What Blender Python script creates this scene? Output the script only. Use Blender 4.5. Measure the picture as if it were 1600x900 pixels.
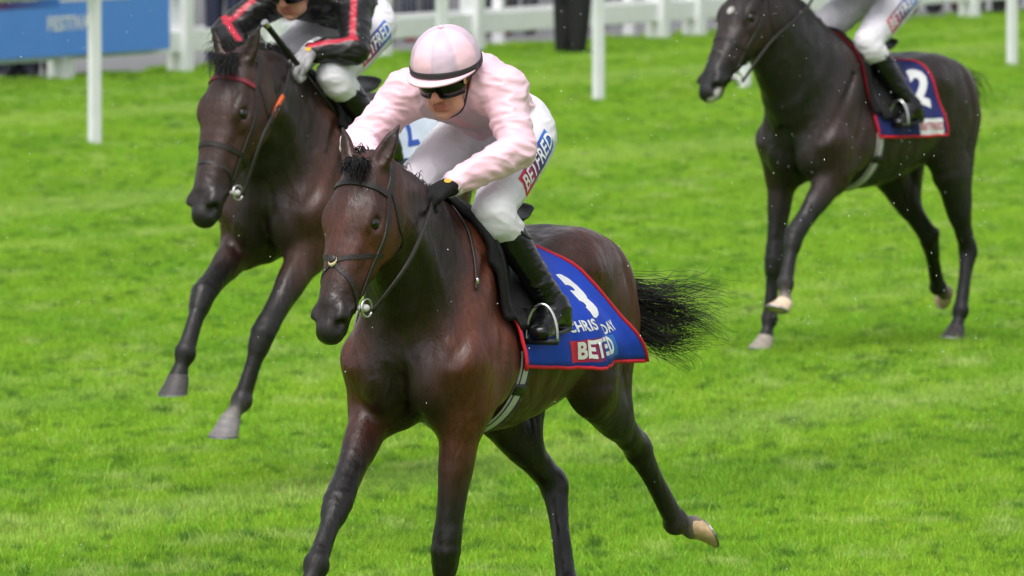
import bpy, bmesh, math, random
import numpy as np
from mathutils import Vector, Matrix
from mathutils.bvhtree import BVHTree
R = math.radians
random.seed(7); rng = np.random.default_rng(7)
for _o in list(bpy.data.objects): bpy.data.objects.remove(_o)
SC = bpy.context.scene; COL = SC.collection

# ------------------------------------------------------------------ camera, sky, sun, exposure
cam_d = bpy.data.cameras.new('camera'); cam = bpy.data.objects.new('camera', cam_d); COL.objects.link(cam)
cam.location = (0, 0, 3.4); cam.rotation_euler = (R(90) - math.atan(912 / 17778), 0, 0)
cam_d.sensor_width = 36; cam_d.lens = 400; cam_d.clip_end = 3000; cam_d.clip_start = 1
cam_d.dof.use_dof = True; cam_d.dof.focus_distance = 38.6; cam_d.dof.aperture_fstop = 11.0
SC.camera = cam
SUN_EL, SUN_AZ = 62, 200
world = bpy.data.worlds.new('World'); SC.world = world; world.use_nodes = True
wn = world.node_tree; wn.nodes.clear()
sky = wn.nodes.new('ShaderNodeTexSky'); sky.sky_type = 'NISHITA'; sky.sun_disc = False
sky.sun_elevation = R(SUN_EL); sky.sun_rotation = R(SUN_AZ); sky.air_density = 1.0; sky.dust_density = 4.0
hs = wn.nodes.new('ShaderNodeHueSaturation'); hs.inputs['Saturation'].default_value = 0.22      # grey cloud
bgn = wn.nodes.new('ShaderNodeBackground'); bgn.inputs['Strength'].default_value = 0.15
wo = wn.nodes.new('ShaderNodeOutputWorld')
wn.links.new(sky.outputs[0], hs.inputs['Color']); wn.links.new(hs.outputs[0], bgn.inputs['Color']); wn.links.new(bgn.outputs[0], wo.inputs['Surface'])
sun_d = bpy.data.lights.new('sun', 'SUN'); sun_d.energy = 1.2; sun_d.angle = R(35); sun_d.color = (1, .97, .93)
sun = bpy.data.objects.new('sun', sun_d); COL.objects.link(sun); sun.location = (0, 20, 60)
_d = Vector((math.sin(R(SUN_AZ)) * math.cos(R(SUN_EL)), math.cos(R(SUN_AZ)) * math.cos(R(SUN_EL)), math.sin(R(SUN_EL))))
sun.rotation_euler = _d.to_track_quat('Z', 'Y').to_euler()
vs = SC.view_settings; vs.view_transform = 'Standard'; vs.look = 'None'; vs.gamma = 1; vs.exposure = 0.46; vs.use_curve_mapping = False
SC.cycles.max_bounces = 6; SC.cycles.transparent_max_bounces = 6

# ------------------------------------------------------------------ helpers
def lin(r, g, b):
    return tuple(((c / 255) / 12.92 if c / 255 < .04045 else ((c / 255 + .055) / 1.055) ** 2.4) for c in (r, g, b))
def V(*a): return np.array(a, float)
def nrm(v): v = np.asarray(v, float); return v / max(1e-9, np.linalg.norm(v))
def sstep(a, b, x): t = np.clip((np.asarray(x, float) - a) / (b - a), 0, 1); return t * t * (3 - 2 * t)
def tag(o, label=None, cat=None, group=None, kind=None):
    if label: o['label'] = label
    if cat: o['category'] = cat
    if group: o['group'] = group
    if kind: o['kind'] = kind
    return o
def empty(name, loc=(0, 0, 0), rz=0, sc=1, label=None, cat=None, group=None):
    o = bpy.data.objects.new(name, None); COL.objects.link(o); o.location = loc; o.rotation_euler = (0, 0, rz); o.scale = (sc,) * 3
    o.empty_display_size = .2
    return tag(o, label, cat, group)
def mesh_obj(name, verts, faces, mat=None, parent=None, smooth=True, col=None, sharp=None):
    me = bpy.data.meshes.new(name)
    verts = np.asarray(verts, np.float32)
    me.from_pydata(verts.tolist() if len(verts) < 20000 else [tuple(v) for v in verts.tolist()], [], [tuple(f) for f in (faces.tolist() if isinstance(faces, np.ndarray) else faces)])
    me.update()
    if smooth: me.polygons.foreach_set('use_smooth', np.ones(len(me.polygons), bool))
    if sharp is not None: me.set_sharp_from_angle(angle=R(sharp))
    if col is not None:
        at = me.color_attributes.new('col', 'FLOAT_COLOR', 'POINT')
        c = np.ones((len(verts), 4), np.float32); c[:, :3] = col; at.data.foreach_set('color', c.ravel())
    if mat: 
        for m in (mat if isinstance(mat, (list, tuple)) else [mat]): me.materials.append(m)
    o = bpy.data.objects.new(name, me); COL.objects.link(o)
    if parent: o.parent = parent
    return o

# ------------------------------------------------------------------ materials
MATS = {}
def mat(name, color=(.5, .5, .5), rough=.6, spec=.5, metal=0, bump=0, bscale=40, var=0, vscale=8, attr=False, sheen=0, coat=0, detail=4, stretch=None, rough_var=0):
    if name in MATS: return MATS[name]
    m = bpy.data.materials.new(name); m.use_nodes = True; nt = m.node_tree; p = nt.nodes['Principled BSDF']; L = nt.links.new
    p.inputs['Roughness'].default_value = rough; p.inputs['Specular IOR Level'].default_value = spec; p.inputs['Metallic'].default_value = metal
    p.inputs['Base Color'].default_value = (*color, 1)
    if sheen: p.inputs['Sheen Weight'].default_value = sheen; p.inputs['Sheen Roughness'].default_value = .4
    if coat: p.inputs['Coat Weight'].default_value = coat; p.inputs['Coat Roughness'].default_value = .2
    tc = nt.nodes.new('ShaderNodeTexCoord'); src = tc.outputs['Object']
    if stretch:
        mp = nt.nodes.new('ShaderNodeMapping'); mp.inputs['Scale'].default_value = stretch; L(src, mp.inputs['Vector']); src = mp.outputs[0]
    out = None
    if attr:
        a = nt.nodes.new('ShaderNodeVertexColor'); a.layer_name = 'col'; out = a.outputs[0]
    if var:
        n = nt.nodes.new('ShaderNodeTexNoise'); n.inputs['Scale'].default_value = vscale; n.inputs['Detail'].default_value = 6; L(src, n.inputs['Vector'])
        r = nt.nodes.new('ShaderNodeMapRange'); r.inputs['From Min'].default_value = .25; r.inputs['From Max'].default_value = .75
        r.inputs['To Min'].default_value = 1 - var; r.inputs['To Max'].default_value = 1 + var; L(n.outputs['Fac'], r.inputs['Value'])
        mx = nt.nodes.new('ShaderNodeMix'); mx.data_type = 'RGBA'; mx.blend_type = 'MULTIPLY'; mx.inputs[0].default_value = 1
        if out: L(out, mx.inputs[6])
        else: mx.inputs[6].default_value = (*color, 1)
        L(r.outputs[0], mx.inputs[7]); out = mx.outputs[2]
        if rough_var:
            r2 = nt.nodes.new('ShaderNodeMapRange'); r2.inputs['From Min'].default_value = .3; r2.inputs['From Max'].default_value = .7
            r2.inputs['To Min'].default_value = rough - rough_var; r2.inputs['To Max'].default_value = rough + rough_var; L(n.outputs['Fac'], r2.inputs['Value']); L(r2.outputs[0], p.inputs['Roughness'])
    if out: L(out, p.inputs['Base Color'])
    if bump:
        n = nt.nodes.new('ShaderNodeTexNoise'); n.inputs['Scale'].default_value = bscale; n.inputs['Detail'].default_value = detail; L(src, n.inputs['Vector'])
        b = nt.nodes.new('ShaderNodeBump'); b.inputs['Strength'].default_value = bump; b.inputs['Distance'].default_value = .01
        L(n.outputs['Fac'], b.inputs['Height']); L(b.outputs[0], p.inputs['Normal'])
    MATS[name] = m; return m

# ------------------------------------------------------------------ signed-distance modelling
class Field:
    """smooth union of primitives, meshed by surface nets into one continuous skin"""
    def __init__(s): s.p = []; s.tau = .02
    def add(s, f, lo, hi, k=.03, col=(0, 0, 0), op='u'):
        s.p.append((f, np.asarray(lo, float), np.asarray(hi, float), k, col, op))
    def ell(s, c, r, ax=None, k=.03, col=(0, 0, 0), op='u'):
        c = np.asarray(c, float); r = np.asarray(r, float); A = np.eye(3) if ax is None else np.array([nrm(a) for a in ax])
        def f(X, Y, Z):
            x, y, z = X - c[0], Y - c[1], Z - c[2]
            q = [A[i, 0] * x + A[i, 1] * y + A[i, 2] * z for i in range(3)]
            k0 = np.sqrt((q[0] / r[0]) ** 2 + (q[1] / r[1]) ** 2 + (q[2] / r[2]) ** 2) + 1e-9
            k1 = np.sqrt((q[0] / r[0] ** 2) ** 2 + (q[1] / r[1] ** 2) ** 2 + (q[2] / r[2] ** 2) ** 2) + 1e-9
            return k0 * (k0 - 1) / k1
        e = np.abs(A.T) @ r + k + .03
        s.add(f, c - e, c + e, k, col, op)
    def cap(s, a, b, ra, rb, u=None, k=.03, col=(0, 0, 0), op='u'):
        """tapered capsule, elliptical section: radii (along u, across u)"""
        a = np.asarray(a, float); b = np.asarray(b, float)
        ra = np.array(ra if np.ndim(ra) else (ra, ra), float); rb = np.array(rb if np.ndim(rb) else (rb, rb), float)
        ab = b - a; L2 = max(1e-9, ab @ ab); ax = ab / math.sqrt(L2)
        if u is None: u = (0, 1, 0) if abs(ax[1]) < .9 else (1, 0, 0)
        u = np.asarray(u, float); u = nrm(u - (u @ ax) * ax); v = np.cross(ax, u)
        def f(X, Y, Z):
            x, y, z = X - a[0], Y - a[1], Z - a[2]
            t = np.clip((x * ab[0] + y * ab[1] + z * ab[2]) / L2, 0, 1)
            x, y, z = x - t * ab[0], y - t * ab[1], z - t * ab[2]
            ru = ra[0] + (rb[0] - ra[0]) * t; rv = ra[1] + (rb[1] - ra[1]) * t; rm = np.minimum(ru, rv)
            qu = x * u[0] + y * u[1] + z * u[2]; qv = x * v[0] + y * v[1] + z * v[2]; qa = x * ax[0] + y * ax[1] + z * ax[2]
            k0 = np.sqrt((qu / ru) ** 2 + (qv / rv) ** 2 + (qa / rm) ** 2) + 1e-9
            k1 = np.sqrt((qu / ru ** 2) ** 2 + (qv / rv ** 2) ** 2 + (qa / rm ** 2) ** 2) + 1e-9
            return k0 * (k0 - 1) / k1
        m = max(ra.max(), rb.max()) + k + .03
        s.add(f, np.minimum(a, b) - m, np.maximum(a, b) + m, k, col, op)
    def chain(s, pts, rad, u=None, k=.03, kin=.012, col=(0, 0, 0), n=3):
        """smooth loft through stations; cols may be one colour or one per station"""
        pts = [np.asarray(p, float) for p in pts]; rad = [np.array(r if np.ndim(r) else (r, r), float) for r in rad]
        cols = col if isinstance(col, list) else [col] * len(pts)
        P, Q, C = [], [], []
        N = len(pts)
        for i in range(N - 1):
            p0, p1, p2, p3 = pts[max(i - 1, 0)], pts[i], pts[i + 1], pts[min(i + 2, N - 1)]
            for j in range(n):
                t = j / n; h = lambda A, B, Cc, D: .5 * ((2 * B) + (-A + Cc) * t + (2 * A - 5 * B + 4 * Cc - D) * t * t + (-A + 3 * B - 3 * Cc + D) * t ** 3)
                P.append(h(p0, p1, p2, p3)); tt = t * t * (3 - 2 * t); Q.append(rad[i] * (1 - tt) + rad[i + 1] * tt); C.append(tuple(np.array(cols[i]) * (1 - t) + np.array(cols[i + 1]) * t))
        P.append(pts[-1]); Q.append(rad[-1]); C.append(cols[-1])
        G = Field()
        for i in range(len(P) - 1): G.cap(P[i], P[i + 1], Q[i], Q[i + 1], u, k)
        fs = [g[0] for g in G.p]; C = np.array(C)
        def f(X, Y, Z):
            d = fs[0](X, Y, Z)
            for g in fs[1:]: d = np.minimum(d, g(X, Y, Z))
            return d
        def fp(P):
            d = np.full(len(P), 9.)
            for g, lo, hi in f.segs:
                m = np.all((P > lo - .12) & (P < hi + .12), axis=1)
                if m.any(): d[m] = np.minimum(d[m], g(P[m, 0], P[m, 1], P[m, 2]))
            return d
        f.pts = fp
        def cf(X, Y, Z):
            w = [np.exp(-np.clip(g(X, Y, Z), -.05, .5) / .02) for g in fs]; W = sum(w)
            return sum(w[i][:, None] * (C[i] + C[i + 1]) / 2 for i in range(len(fs))) / W[:, None]
        f.segs = [(g[0], g[1], g[2]) for g in G.p]; s.add(f, np.min([g[1] for g in G.p], 0), np.max([g[2] for g in G.p], 0), k, cf)
    def val(s, P, want_col=False):
        P = np.asarray(P, float); X, Y, Z = P[:, 0], P[:, 1], P[:, 2]
        D = np.full(len(P), 9.); W = np.full(len(P), 1e-12); C = np.zeros((len(P), 3))
        for f, lo, hi, k, col, op in s.p:
            m = np.all((P > lo - .12) & (P < hi + .12), axis=1)
            if not m.any(): continue
            d = f.pts(P[m]) if hasattr(f, 'pts') else f(X[m], Y[m], Z[m]); D[m] = s._mix(D[m], d, k, op)
            if want_col and col is not None and op == 'u':
                w = np.exp(-np.clip(d, -.05, .4) / s.tau); W[m] += w; C[m] += w[:, None] * (col(X[m], Y[m], Z[m]) if callable(col) else np.array(col))
        return (D, C / W[:, None]) if want_col else D
    @staticmethod
    def _mix(D, d, k, op):
        if op == 'u':
            h = np.clip(.5 + .5 * (d - D) / k, 0, 1); return d + (D - d) * h - k * h * (1 - h)
        d = -d; h = np.clip(.5 - .5 * (d - D) / k, 0, 1); return d + (D - d) * h + k * h * (1 - h)
    def grad(s, P, e=.004):
        P = np.asarray(P, float); g = np.zeros_like(P)
        for i in range(3):
            o = np.zeros(3); o[i] = e; g[:, i] = s.val(P + o) - s.val(P - o)
        return g / (np.linalg.norm(g, axis=1, keepdims=True) + 1e-9)
    def snap(s, P, off=.004, it=5):
        P = np.array(P, float)
        for _ in range(it):
            g = s.grad(P); P -= g * np.clip(s.val(P) - off, -.06, .06)[:, None]
        return P, s.grad(P)
    def mesh(s, h):
        U = [p for p in s.p if p[5] == 'u']
        lo = np.min([p[1] for p in U], 0) - 2 * h; hi = np.max([p[2] for p in U], 0) + 2 * h
        n = np.ceil((hi - lo) / h).astype(int) + 1
        D = np.full(n, .6, np.float32)
        ax = [(lo[i] + h * np.arange(n[i])).astype(np.float32) for i in range(3)]
        for f, a, b, k, col, op in s.p:
            i0 = np.maximum(np.floor((a - lo) / h).astype(int), 0); i1 = np.minimum(np.ceil((b - lo) / h).astype(int) + 1, n)
            if np.any(i1 <= i0): continue
            sl = tuple(slice(i0[i], i1[i]) for i in range(3))
            ev = lambda g, q: g(ax[0][q[0]][:, None, None], ax[1][q[1]][None, :, None], ax[2][q[2]][None, None, :])
            if hasattr(f, 'segs'):
                d = np.full(i1 - i0, .6, np.float32)
                for g, a2, b2 in f.segs:
                    j0 = np.maximum(np.floor((a2 - lo) / h).astype(int), i0); j1 = np.minimum(np.ceil((b2 - lo) / h).astype(int) + 1, i1)
                    if np.any(j1 <= j0): continue
                    sub = tuple(slice(j0[i] - i0[i], j1[i] - i0[i]) for i in range(3)); d[sub] = np.minimum(d[sub], ev(g, tuple(slice(j0[i], j1[i]) for i in range(3))))
            else: d = ev(f, sl)
            D[sl] = s._mix(D[sl], d, k, op)
        return nets(D, lo, h)
def nets(D, lo, h):
    S = D < 0; nx, ny, nz = D.shape
    cnt = np.zeros((nx - 1, ny - 1, nz - 1), np.int8)
    for dx in (0, 1):
        for dy in (0, 1):
            for dz in (0, 1): cnt += S[dx:nx - 1 + dx, dy:ny - 1 + dy, dz:nz - 1 + dz]
    M = (cnt > 0) & (cnt < 8); ijk = np.argwhere(M); idx = np.full(M.shape, -1, np.int64); idx[M] = np.arange(len(ijk))
    acc = np.zeros((len(ijk), 3)); c = np.zeros(len(ijk))
    for axn in range(3):
        o = [i for i in range(3) if i != axn]
        for p in (0, 1):
            for q in (0, 1):
                a = ijk.copy(); a[:, o[0]] += p; a[:, o[1]] += q; b = a.copy(); b[:, axn] += 1
                da = D[a[:, 0], a[:, 1], a[:, 2]]; db = D[b[:, 0], b[:, 1], b[:, 2]]; m = (da < 0) != (db < 0)
                t = np.where(m, da / np.where(m, da - db, 1), 0); pt = a.astype(float); pt[:, axn] += t
                acc[m] += pt[m]; c[m] += 1
    verts = lo + h * acc / c[:, None]
    faces = []
    for axn in range(3):
        o1, o2 = (axn + 1) % 3, (axn + 2) % 3
        a = [slice(None)] * 3; a[axn] = slice(0, -1); b = [slice(None)] * 3; b[axn] = slice(1, None)
        for i in (o1, o2): a[i] = slice(1, -1); b[i] = slice(1, -1)
        s0 = S[tuple(a)]; s1 = S[tuple(b)]; e = np.argwhere(s0 != s1)
        flip = s0[s0 != s1]; e = e.copy(); e[:, o1] += 1; e[:, o2] += 1
        def cell(d1, d2):
            q = e.copy(); q[:, o1] += d1; q[:, o2] += d2; return idx[q[:, 0], q[:, 1], q[:, 2]]
        quad = np.stack([cell(-1, -1), cell(0, -1), cell(0, 0), cell(-1, 0)], 1)
        quad[~flip] = quad[~flip][:, ::-1]; faces.append(quad)
    return verts, np.concatenate(faces)
def smooth_mesh(v, f, it=1, lam=.5):
    e = np.concatenate([f[:, [0, 1]], f[:, [1, 2]], f[:, [2, 3]], f[:, [3, 0]]])
    for _ in range(it):
        a = np.zeros_like(v); c = np.zeros(len(v))
        np.add.at(a, e[:, 0], v[e[:, 1]]); np.add.at(c, e[:, 0], 1); np.add.at(a, e[:, 1], v[e[:, 0]]); np.add.at(c, e[:, 1], 1)
        v = v * (1 - lam) + lam * a / np.maximum(c, 1)[:, None]
    return v
def field_obj(name, F, h, m, parent, sm=1, colfn=None):
    v, f = F.mesh(h); v = smooth_mesh(v, f, sm)
    col = F.val(v, True)[1]
    if colfn is not None: col = colfn(v, col)
    return mesh_obj(name, v, f, m, parent, True, col)

# ------------------------------------------------------------------ strips, tubes, hair
def catmull(pts, n):
    pts = [np.asarray(p, float) for p in pts]; N = len(pts); out = []
    for i in range(N - 1):
        p0, p1, p2, p3 = pts[max(i - 1, 0)], pts[i], pts[i + 1], pts[min(i + 2, N - 1)]
        for j in range(n):
            t = j / n; out.append(.5 * ((2 * p1) + (-p0 + p2) * t + (2 * p0 - 5 * p1 + 4 * p2 - p3) * t * t + (-p0 + 3 * p1 - 3 * p2 + p3) * t ** 3))
    out.append(pts[-1]); return np.array(out)
def tube_geo(path, rad, sides=8, cap=True):
    path = np.asarray(path, float); n = len(path); rad = np.broadcast_to(np.asarray(rad, float), (n,))
    T = np.gradient(path, axis=0); vs, fs = [], []
    ref = np.array([0, 0, 1.]) if abs(nrm(T[0])[2]) < .9 else np.array([1., 0, 0])
    for i in range(n):
        t = nrm(T[i]); u = nrm(np.cross(t, ref)); w = np.cross(u, t); ref = w
        for k in range(sides):
            a = 2 * math.pi * k / sides; vs.append(path[i] + rad[i] * (math.cos(a) * u + math.sin(a) * w))
    for i in range(n - 1):
        for k in range(sides):
            k2 = (k + 1) % sides; fs.append((i * sides + k, i * sides + k2, (i + 1) * sides + k2, (i + 1) * sides + k))
    if cap: fs.append(tuple(range(sides))[::-1]); fs.append(tuple((n - 1) * sides + k for k in range(sides)))
    return vs, fs
def tube(name, path, rad, m, parent=None, sides=8, n=6):
    p = catmull(path, n) if n > 1 else np.array(path, float)
    r = rad if np.ndim(rad) == 0 else np.interp(np.linspace(0, 1, len(p)), np.linspace(0, 1, len(rad)), rad)
    v, f = tube_geo(p, r, sides); return mesh_obj(name, v, f, m, parent, True, sharp=50)
def band_geo(path, nor, width, thick):
    path = np.asarray(path, float); T = np.gradient(path, axis=0); vs, fs = [], []
    for i in range(len(path)):
        t = nrm(T[i]); n = nrm(np.asarray(nor[i]) - (np.asarray(nor[i]) @ t) * t); s = np.cross(t, n)
        w = width if np.ndim(width) == 0 else width[i]
        for a, b in ((-.5, 0), (-.42, 1), (.42, 1), (.5, 0)): vs.append(path[i] + s * w * a + n * thick * b)
    for i in range(len(path) - 1):
        for k in range(4): k2 = (k + 1) % 4; fs.append((4 * i + k, 4 * (i + 1) + k, 4 * (i + 1) + k2, 4 * i + k2))
    fs += [(0, 1, 2, 3), tuple(4 * (len(path) - 1) + k for k in (3, 2, 1, 0))]
    return vs, fs
def strap(name, pts, width, m, parent, F=None, thick=.004, off=.001, n=8, nor=None):
    p = catmull(pts, n)
    if F is not None: p, g = F.snap(p, off)
    else: g = np.tile(np.asarray(nor if nor is not None else (0, 0, 1.), float), (len(p), 1)) if np.ndim(nor) < 2 else catmull(nor, n)
    if F is not None:
        for _ in range(2): p[1:-1] = .25 * p[:-2] + .5 * p[1:-1] + .25 * p[2:]; g[1:-1] = .25 * g[:-2] + .5 * g[1:-1] + .25 * g[2:]
    v, f = band_geo(p, g, width, thick); return mesh_obj(name, v, f, m, parent, True, sharp=40)
def hair(name, curves, rad, m, parent, kind=None):
    """many thin tapered three-sided strands as one mesh"""
    VS, FS, base = [], [], 0; cosk = np.cos(2 * np.pi * np.arange(3) / 3); sink = np.sin(2 * np.pi * np.arange(3) / 3)
    nz = lambda a: a / (np.linalg.norm(a, axis=1, keepdims=True) + 1e-9)
    for c in curves:
        c = np.asarray(c, float); n = len(c); r = rad * np.linspace(1, .25, n) * random.uniform(.7, 1.3)
        t = nz(np.gradient(c, axis=0)); u = nz(np.cross(t, np.array([.31, .52, .79]))); w = np.cross(u, t)
        VS.append((c[:, None, :] + r[:, None, None] * (cosk[None, :, None] * u[:, None, :] + sink[None, :, None] * w[:, None, :])).reshape(-1, 3))
        i = np.arange(n - 1)[:, None] * 3; k = np.arange(3)[None, :]; k2 = (k + 1) % 3
        FS.append((np.stack([i + k, i + k2, i + 3 + k2, i + 3 + k], 2) + base).reshape(-1, 4)); base += n * 3
    return mesh_obj(name, np.concatenate(VS), np.concatenate(FS), m, parent, True)
def box_geo(x0, x1, y0, y1, z0, z1):
    v = [(x, y, z) for x in (x0, x1) for y in (y0, y1) for z in (z0, z1)]
    f = [(0, 1, 3, 2), (4, 6, 7, 5), (0, 4, 5, 1), (2, 3, 7, 6), (0, 2, 6, 4), (1, 5, 7, 3)]
    return v, f
def bevel_box(name, dims, m, parent=None, bev=.01, loc=(0, 0, 0), seg=2):
    v, f = box_geo(*dims); bm = bmesh.new(); vv = [bm.verts.new(p) for p in v]
    for q in f: bm.faces.new([vv[i] for i in q])
    bmesh.ops.recalc_face_normals(bm, faces=bm.faces)
    if bev: bmesh.ops.bevel(bm, geom=list(bm.edges), offset=bev, segments=seg, affect='EDGES', profile=.5)
    me = bpy.data.meshes.new(name); bm.to_mesh(me); bm.free(); me.materials.append(m)
    o = bpy.data.objects.new(name, me); COL.objects.link(o); o.location = loc
    if parent: o.parent = parent
    return o
VOX = (.008, .008, .010)
# ------------------------------------------------------------------ ground
gm = mat('turf_soil', (.12, .20, .02), .9, .2, var=.4, vscale=3)
g = mesh_obj('ground', [(-400, -60, 0), (400, -60, 0), (400, 900, 0), (-400, 900, 0)], [(0, 1, 2, 3)], gm, None, False); g['kind'] = 'structure'
# ------------------------------------------------------------------ horse builder
def leg_u(P, i):  return (0, 1, 0)
def build_horse(name, label, loc, head, sc, pose, voxel, pal):
    """returns root, Field, head-frame function; local +x forward, +y the horse's left, z up"""
    root = empty(name, loc, R(-90 - head), sc, label, 'horse', 'racehorses galloping on the turf')
    F = Field(); F.tau = .03
    c1, c2, c3, c4 = pal['coat'], pal['dark'], pal['black'], pal['warm']
    dz, pit = pose['dz'], R(pose['pitch'])
    def T(x, y, z):
        z0 = z - 1.3; return V(x * math.cos(pit) - z0 * math.sin(pit), y, 1.3 + dz + x * math.sin(pit) + z0 * math.cos(pit))
    Y = (0, 1, 0)
    def trunk(st, k, col, kin=.05):
        F.chain([T(x, 0, (a + b) / 2) for x, a, b, w in st], [(w, (a - b) / 2) for x, a, b, w in st], Y, k, kin, col, 2)
    # rib cage, belly, spine
    trunk([(.62, 1.38, .98, .15), (.45, 1.46, .89, .215), (.25, 1.46, .85, .255), (.05, 1.45, .86, .282), (-.15, 1.44, .905, .285), (-.35, 1.46, .99, .262), (-.52, 1.48, 1.06, .23)], .06, c1)
    trunk([(.62, 1.50, 1.30, .09), (.47, 1.615, 1.36, .085), (.33, 1.61, 1.34, .105), (.15, 1.535, 1.28, .15), (-.05, 1.505, 1.25, .18), (-.25, 1.53, 1.25, .20), (-.42, 1.575, 1.25, .20), (-.56, 1.54, 1.22, .18), (-.66, 1.47, 1.2, .14)], .12, c2)
    for s in (-1, 1):
        # shoulder blade, upper arm, triceps, pectoral, quarters
        F.cap(T(.42, .10 * s, 1.50), T(.66, .175 * s, 1.12), (.07, .11), (.085, .105), Y, .07, c4)
        F.ell(T(.47, .20 * s, 1.10), (.155, .075, .15), None, .05, c4)
        F.cap(T(.69, .155 * s, 1.11), T(.56, .18 * s, .98), (.08, .10), (.07, .095), Y, .05, c1)
        F.ell(T(.72, .085 * s, 1.05), (.095, .088, .125), None, .035, c2)
        F.ell(T(.60, .09 * s, .95), (.11, .08, .085), None, .05, c3)
        F.ell(T(-.40, .15 * s, 1.40), (.26, .125, .16), ((1, 0, .15), Y, (-.15, 0, 1)), .07, c1)
        F.ell(T(-.60, .14 * s, 1.28), (.18, .12, .235), ((1, 0, -.25), Y, (.25, 0, 1)), .07, c4)
        F.cap(T(-.28, .21 * s, 1.43), T(-.33, .215 * s, 1.39), .05, .045, None, .06, c1)        # point of hip
    def groove(pts, rad, kk):
        F.chain(pts, [rad] * len(pts), None, kk, n=2); q_ = F.p[-1]; F.p[-1] = (q_[0], q_[1], q_[2], kk, q_[4], 's')
    # legs
    feet = {}
    for key, s in (('RF', -1), ('LF', 1)):
        E, K, Ft, Co = [V(*p) for p in pose[key][:4]]
        up = nrm(E - K)
        F.chain([T(.66, .165 * s, 1.10), (T(.6, .17 * s, 1.02) + E) / 2, E], [(.085, .105), (.085, .11), (.074, .098)], Y, .05, .03, c4, 2)
        F.chain([E, E * .72 + K * .28, E * .35 + K * .65, K + up * .055], [(.074, .094), (.062, .076), (.048, .056), (.045, .05)], Y, .04, .012, [c4, c1, c3, c3], 3)
        F.chain([K + up * .06, K, K + nrm(Ft - K) * .06], [(.044, .049), (.053, .056), (.041, .047)], Y, .02, .012, c3, 2)
        fw_ = nrm(np.cross(Y, nrm(Ft - K))) * -1; fw_ = fw_ if fw_[0] > 0 else -fw_
        cn = nrm(Ft - K)
        F.cap(K - fw_ * .038, K - fw_ * .034 - up * .03, .02, .016, None, .02, c3)       # accessory carpal
        F.chain([K + cn * .05, K * .5 + Ft * .5, Ft - cn * .05], [(.038, .045), (.031, .038), (.033, .042)], Y, .02, .012, c3, 3)
        F.cap(K + cn * .06 - fw_ * .024, Ft - cn * .03 - fw_ * .028, .013, .014, None, .012, c3)  # tendon
        F.ell(Ft, (.042, .045, .049), None, .02, c3); F.ell(Ft - fw_ * .028, (.022, .026, .026), None, .02, c3)
        F.chain([Ft, (Ft + Co) / 2, Co], [(.034, .04), (.029, .031), (.042, .045)], Y, .02, .012, [c3, c3, pose.get('sock', {}).get(key, c3)], 2)
        feet[key] = (Co, nrm(V(*pose[key][4])) if len(pose[key]) > 4 else nrm(Co - Ft), fw_)
    for key, s in (('RH', -1), ('LH', 1)):
        S, K, Ft, Co = [V(*p) for p in pose[key][:4]]
        hip = T(-.46, .15 * s, 1.28); ga = nrm(S - K); cn = nrm(Ft - K)
        F.chain([hip, hip * .45 + S * .55, S], [(.12, .20), (.105, .175), (.078, .115)], Y, .07, .04, [c1, c1, c2], 2)
        ham = T(-.655, .14 * s, 1.22)
        F.chain([ham, ham * .4 + (S * .55 + K * .45) * .6, S * .45 + K * .55], [(.10, .13), (.075, .09), (.045, .055)], Y, .06, .03, [c1, c2, c3], 2)
        F.chain([S, S * .66 + K * .34, S * .3 + K * .7, K + ga * .05], [(.076, .105), (.063, .088), (.045, .058), (.043, .052)], Y, .04, .012, [c2, c3, c3, c3], 3)
        out = nrm(-(ga + cn)) if np.linalg.norm(ga + cn) > .15 else V(-1, 0, 0)
        ph = K + out * .052 + ga * .035
        F.cap(ph, K - out * .0, (.022, .026), (.035, .045), Y, .025, c3)
        F.cap(ph, S * .5 + K * .5 + out * .035, .017, .02, None, .025, c3)
        F.ell(K, (.05, .05, .058), None, .025, c3)
        F.cap(ph, K + cn * .12 + out * .025, .018, .02, None, .02, c3)
        F.chain([K + cn * .03, K * .55 + Ft * .45, Ft - cn * .05], [(.042, .052), (.032, .039), (.034, .042)], Y, .02, .012, c3, 3)
        F.cap(K + cn * .08 + out * .026, Ft - cn * .03 + out * .028, .014, .014, None, .012, c3)
        F.ell(Ft, (.042, .046, .049), None, .02, c3); F.ell(Ft + out * .028, (.022, .026, .026), None, .02, c3)
        F.chain([Ft, (Ft + Co) / 2, Co], [(.034, .04), (.03, .032), (.042, .045)], Y, .02, .012, [c3, c3, pose.get('sock', {}).get(key, c3)], 2)
        feet[key] = (Co, nrm(V(*pose[key][4])) if len(pose[key]) > 4 else nrm(Co - Ft), V(*pose[key][5]) if len(pose[key]) > 5 else -out)
    # neck
    poll = V(*pose['poll']); a = nrm(pose['axis']); f = pose['face']; f = nrm(V(*f) - (V(*f) @ a) * a); sd = np.cross(f, a)
    if sd[1] < 0: sd = -sd
    hk = pose.get('head_scale', 1.0); hp = lambda t, y, z: poll + (a * t + sd * y + f * z) * hk; nk = pose.get('neck_scale', 1.0)
    nb = T(.56, 0, 1.34); ne = hp(.045, 0, -.085); nm = nb * .5 + ne * .5 + V(0, 0, pose.get('arch', .02))
    nu = (0, 1, 0)
    F.chain([nb, nb * .68 + nm * .32, nm, nm * .4 + ne * .6, ne], [(.165 * nk, .27), (.14 * nk, .24 * nk), (.112 * nk, .20 * nk), (.095 * nk, .16 * nk), (.085 * hk, .125 * hk)], nu, .10, .035, [c2, c2, c2, c2, c2], 3)
    ndir = nrm(ne - nb); nup = nrm(np.cross(ndir, Y)); nup = nup if nup[2] > 0 else -nup
    F.chain([T(.44, 0, 1.565), nm + nup * .155, hp(-.01, 0, -.05)], [(.045, .07), (.032, .06), (.04, .05)], Y, .07, .03, c3, 4)       # crest
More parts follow.
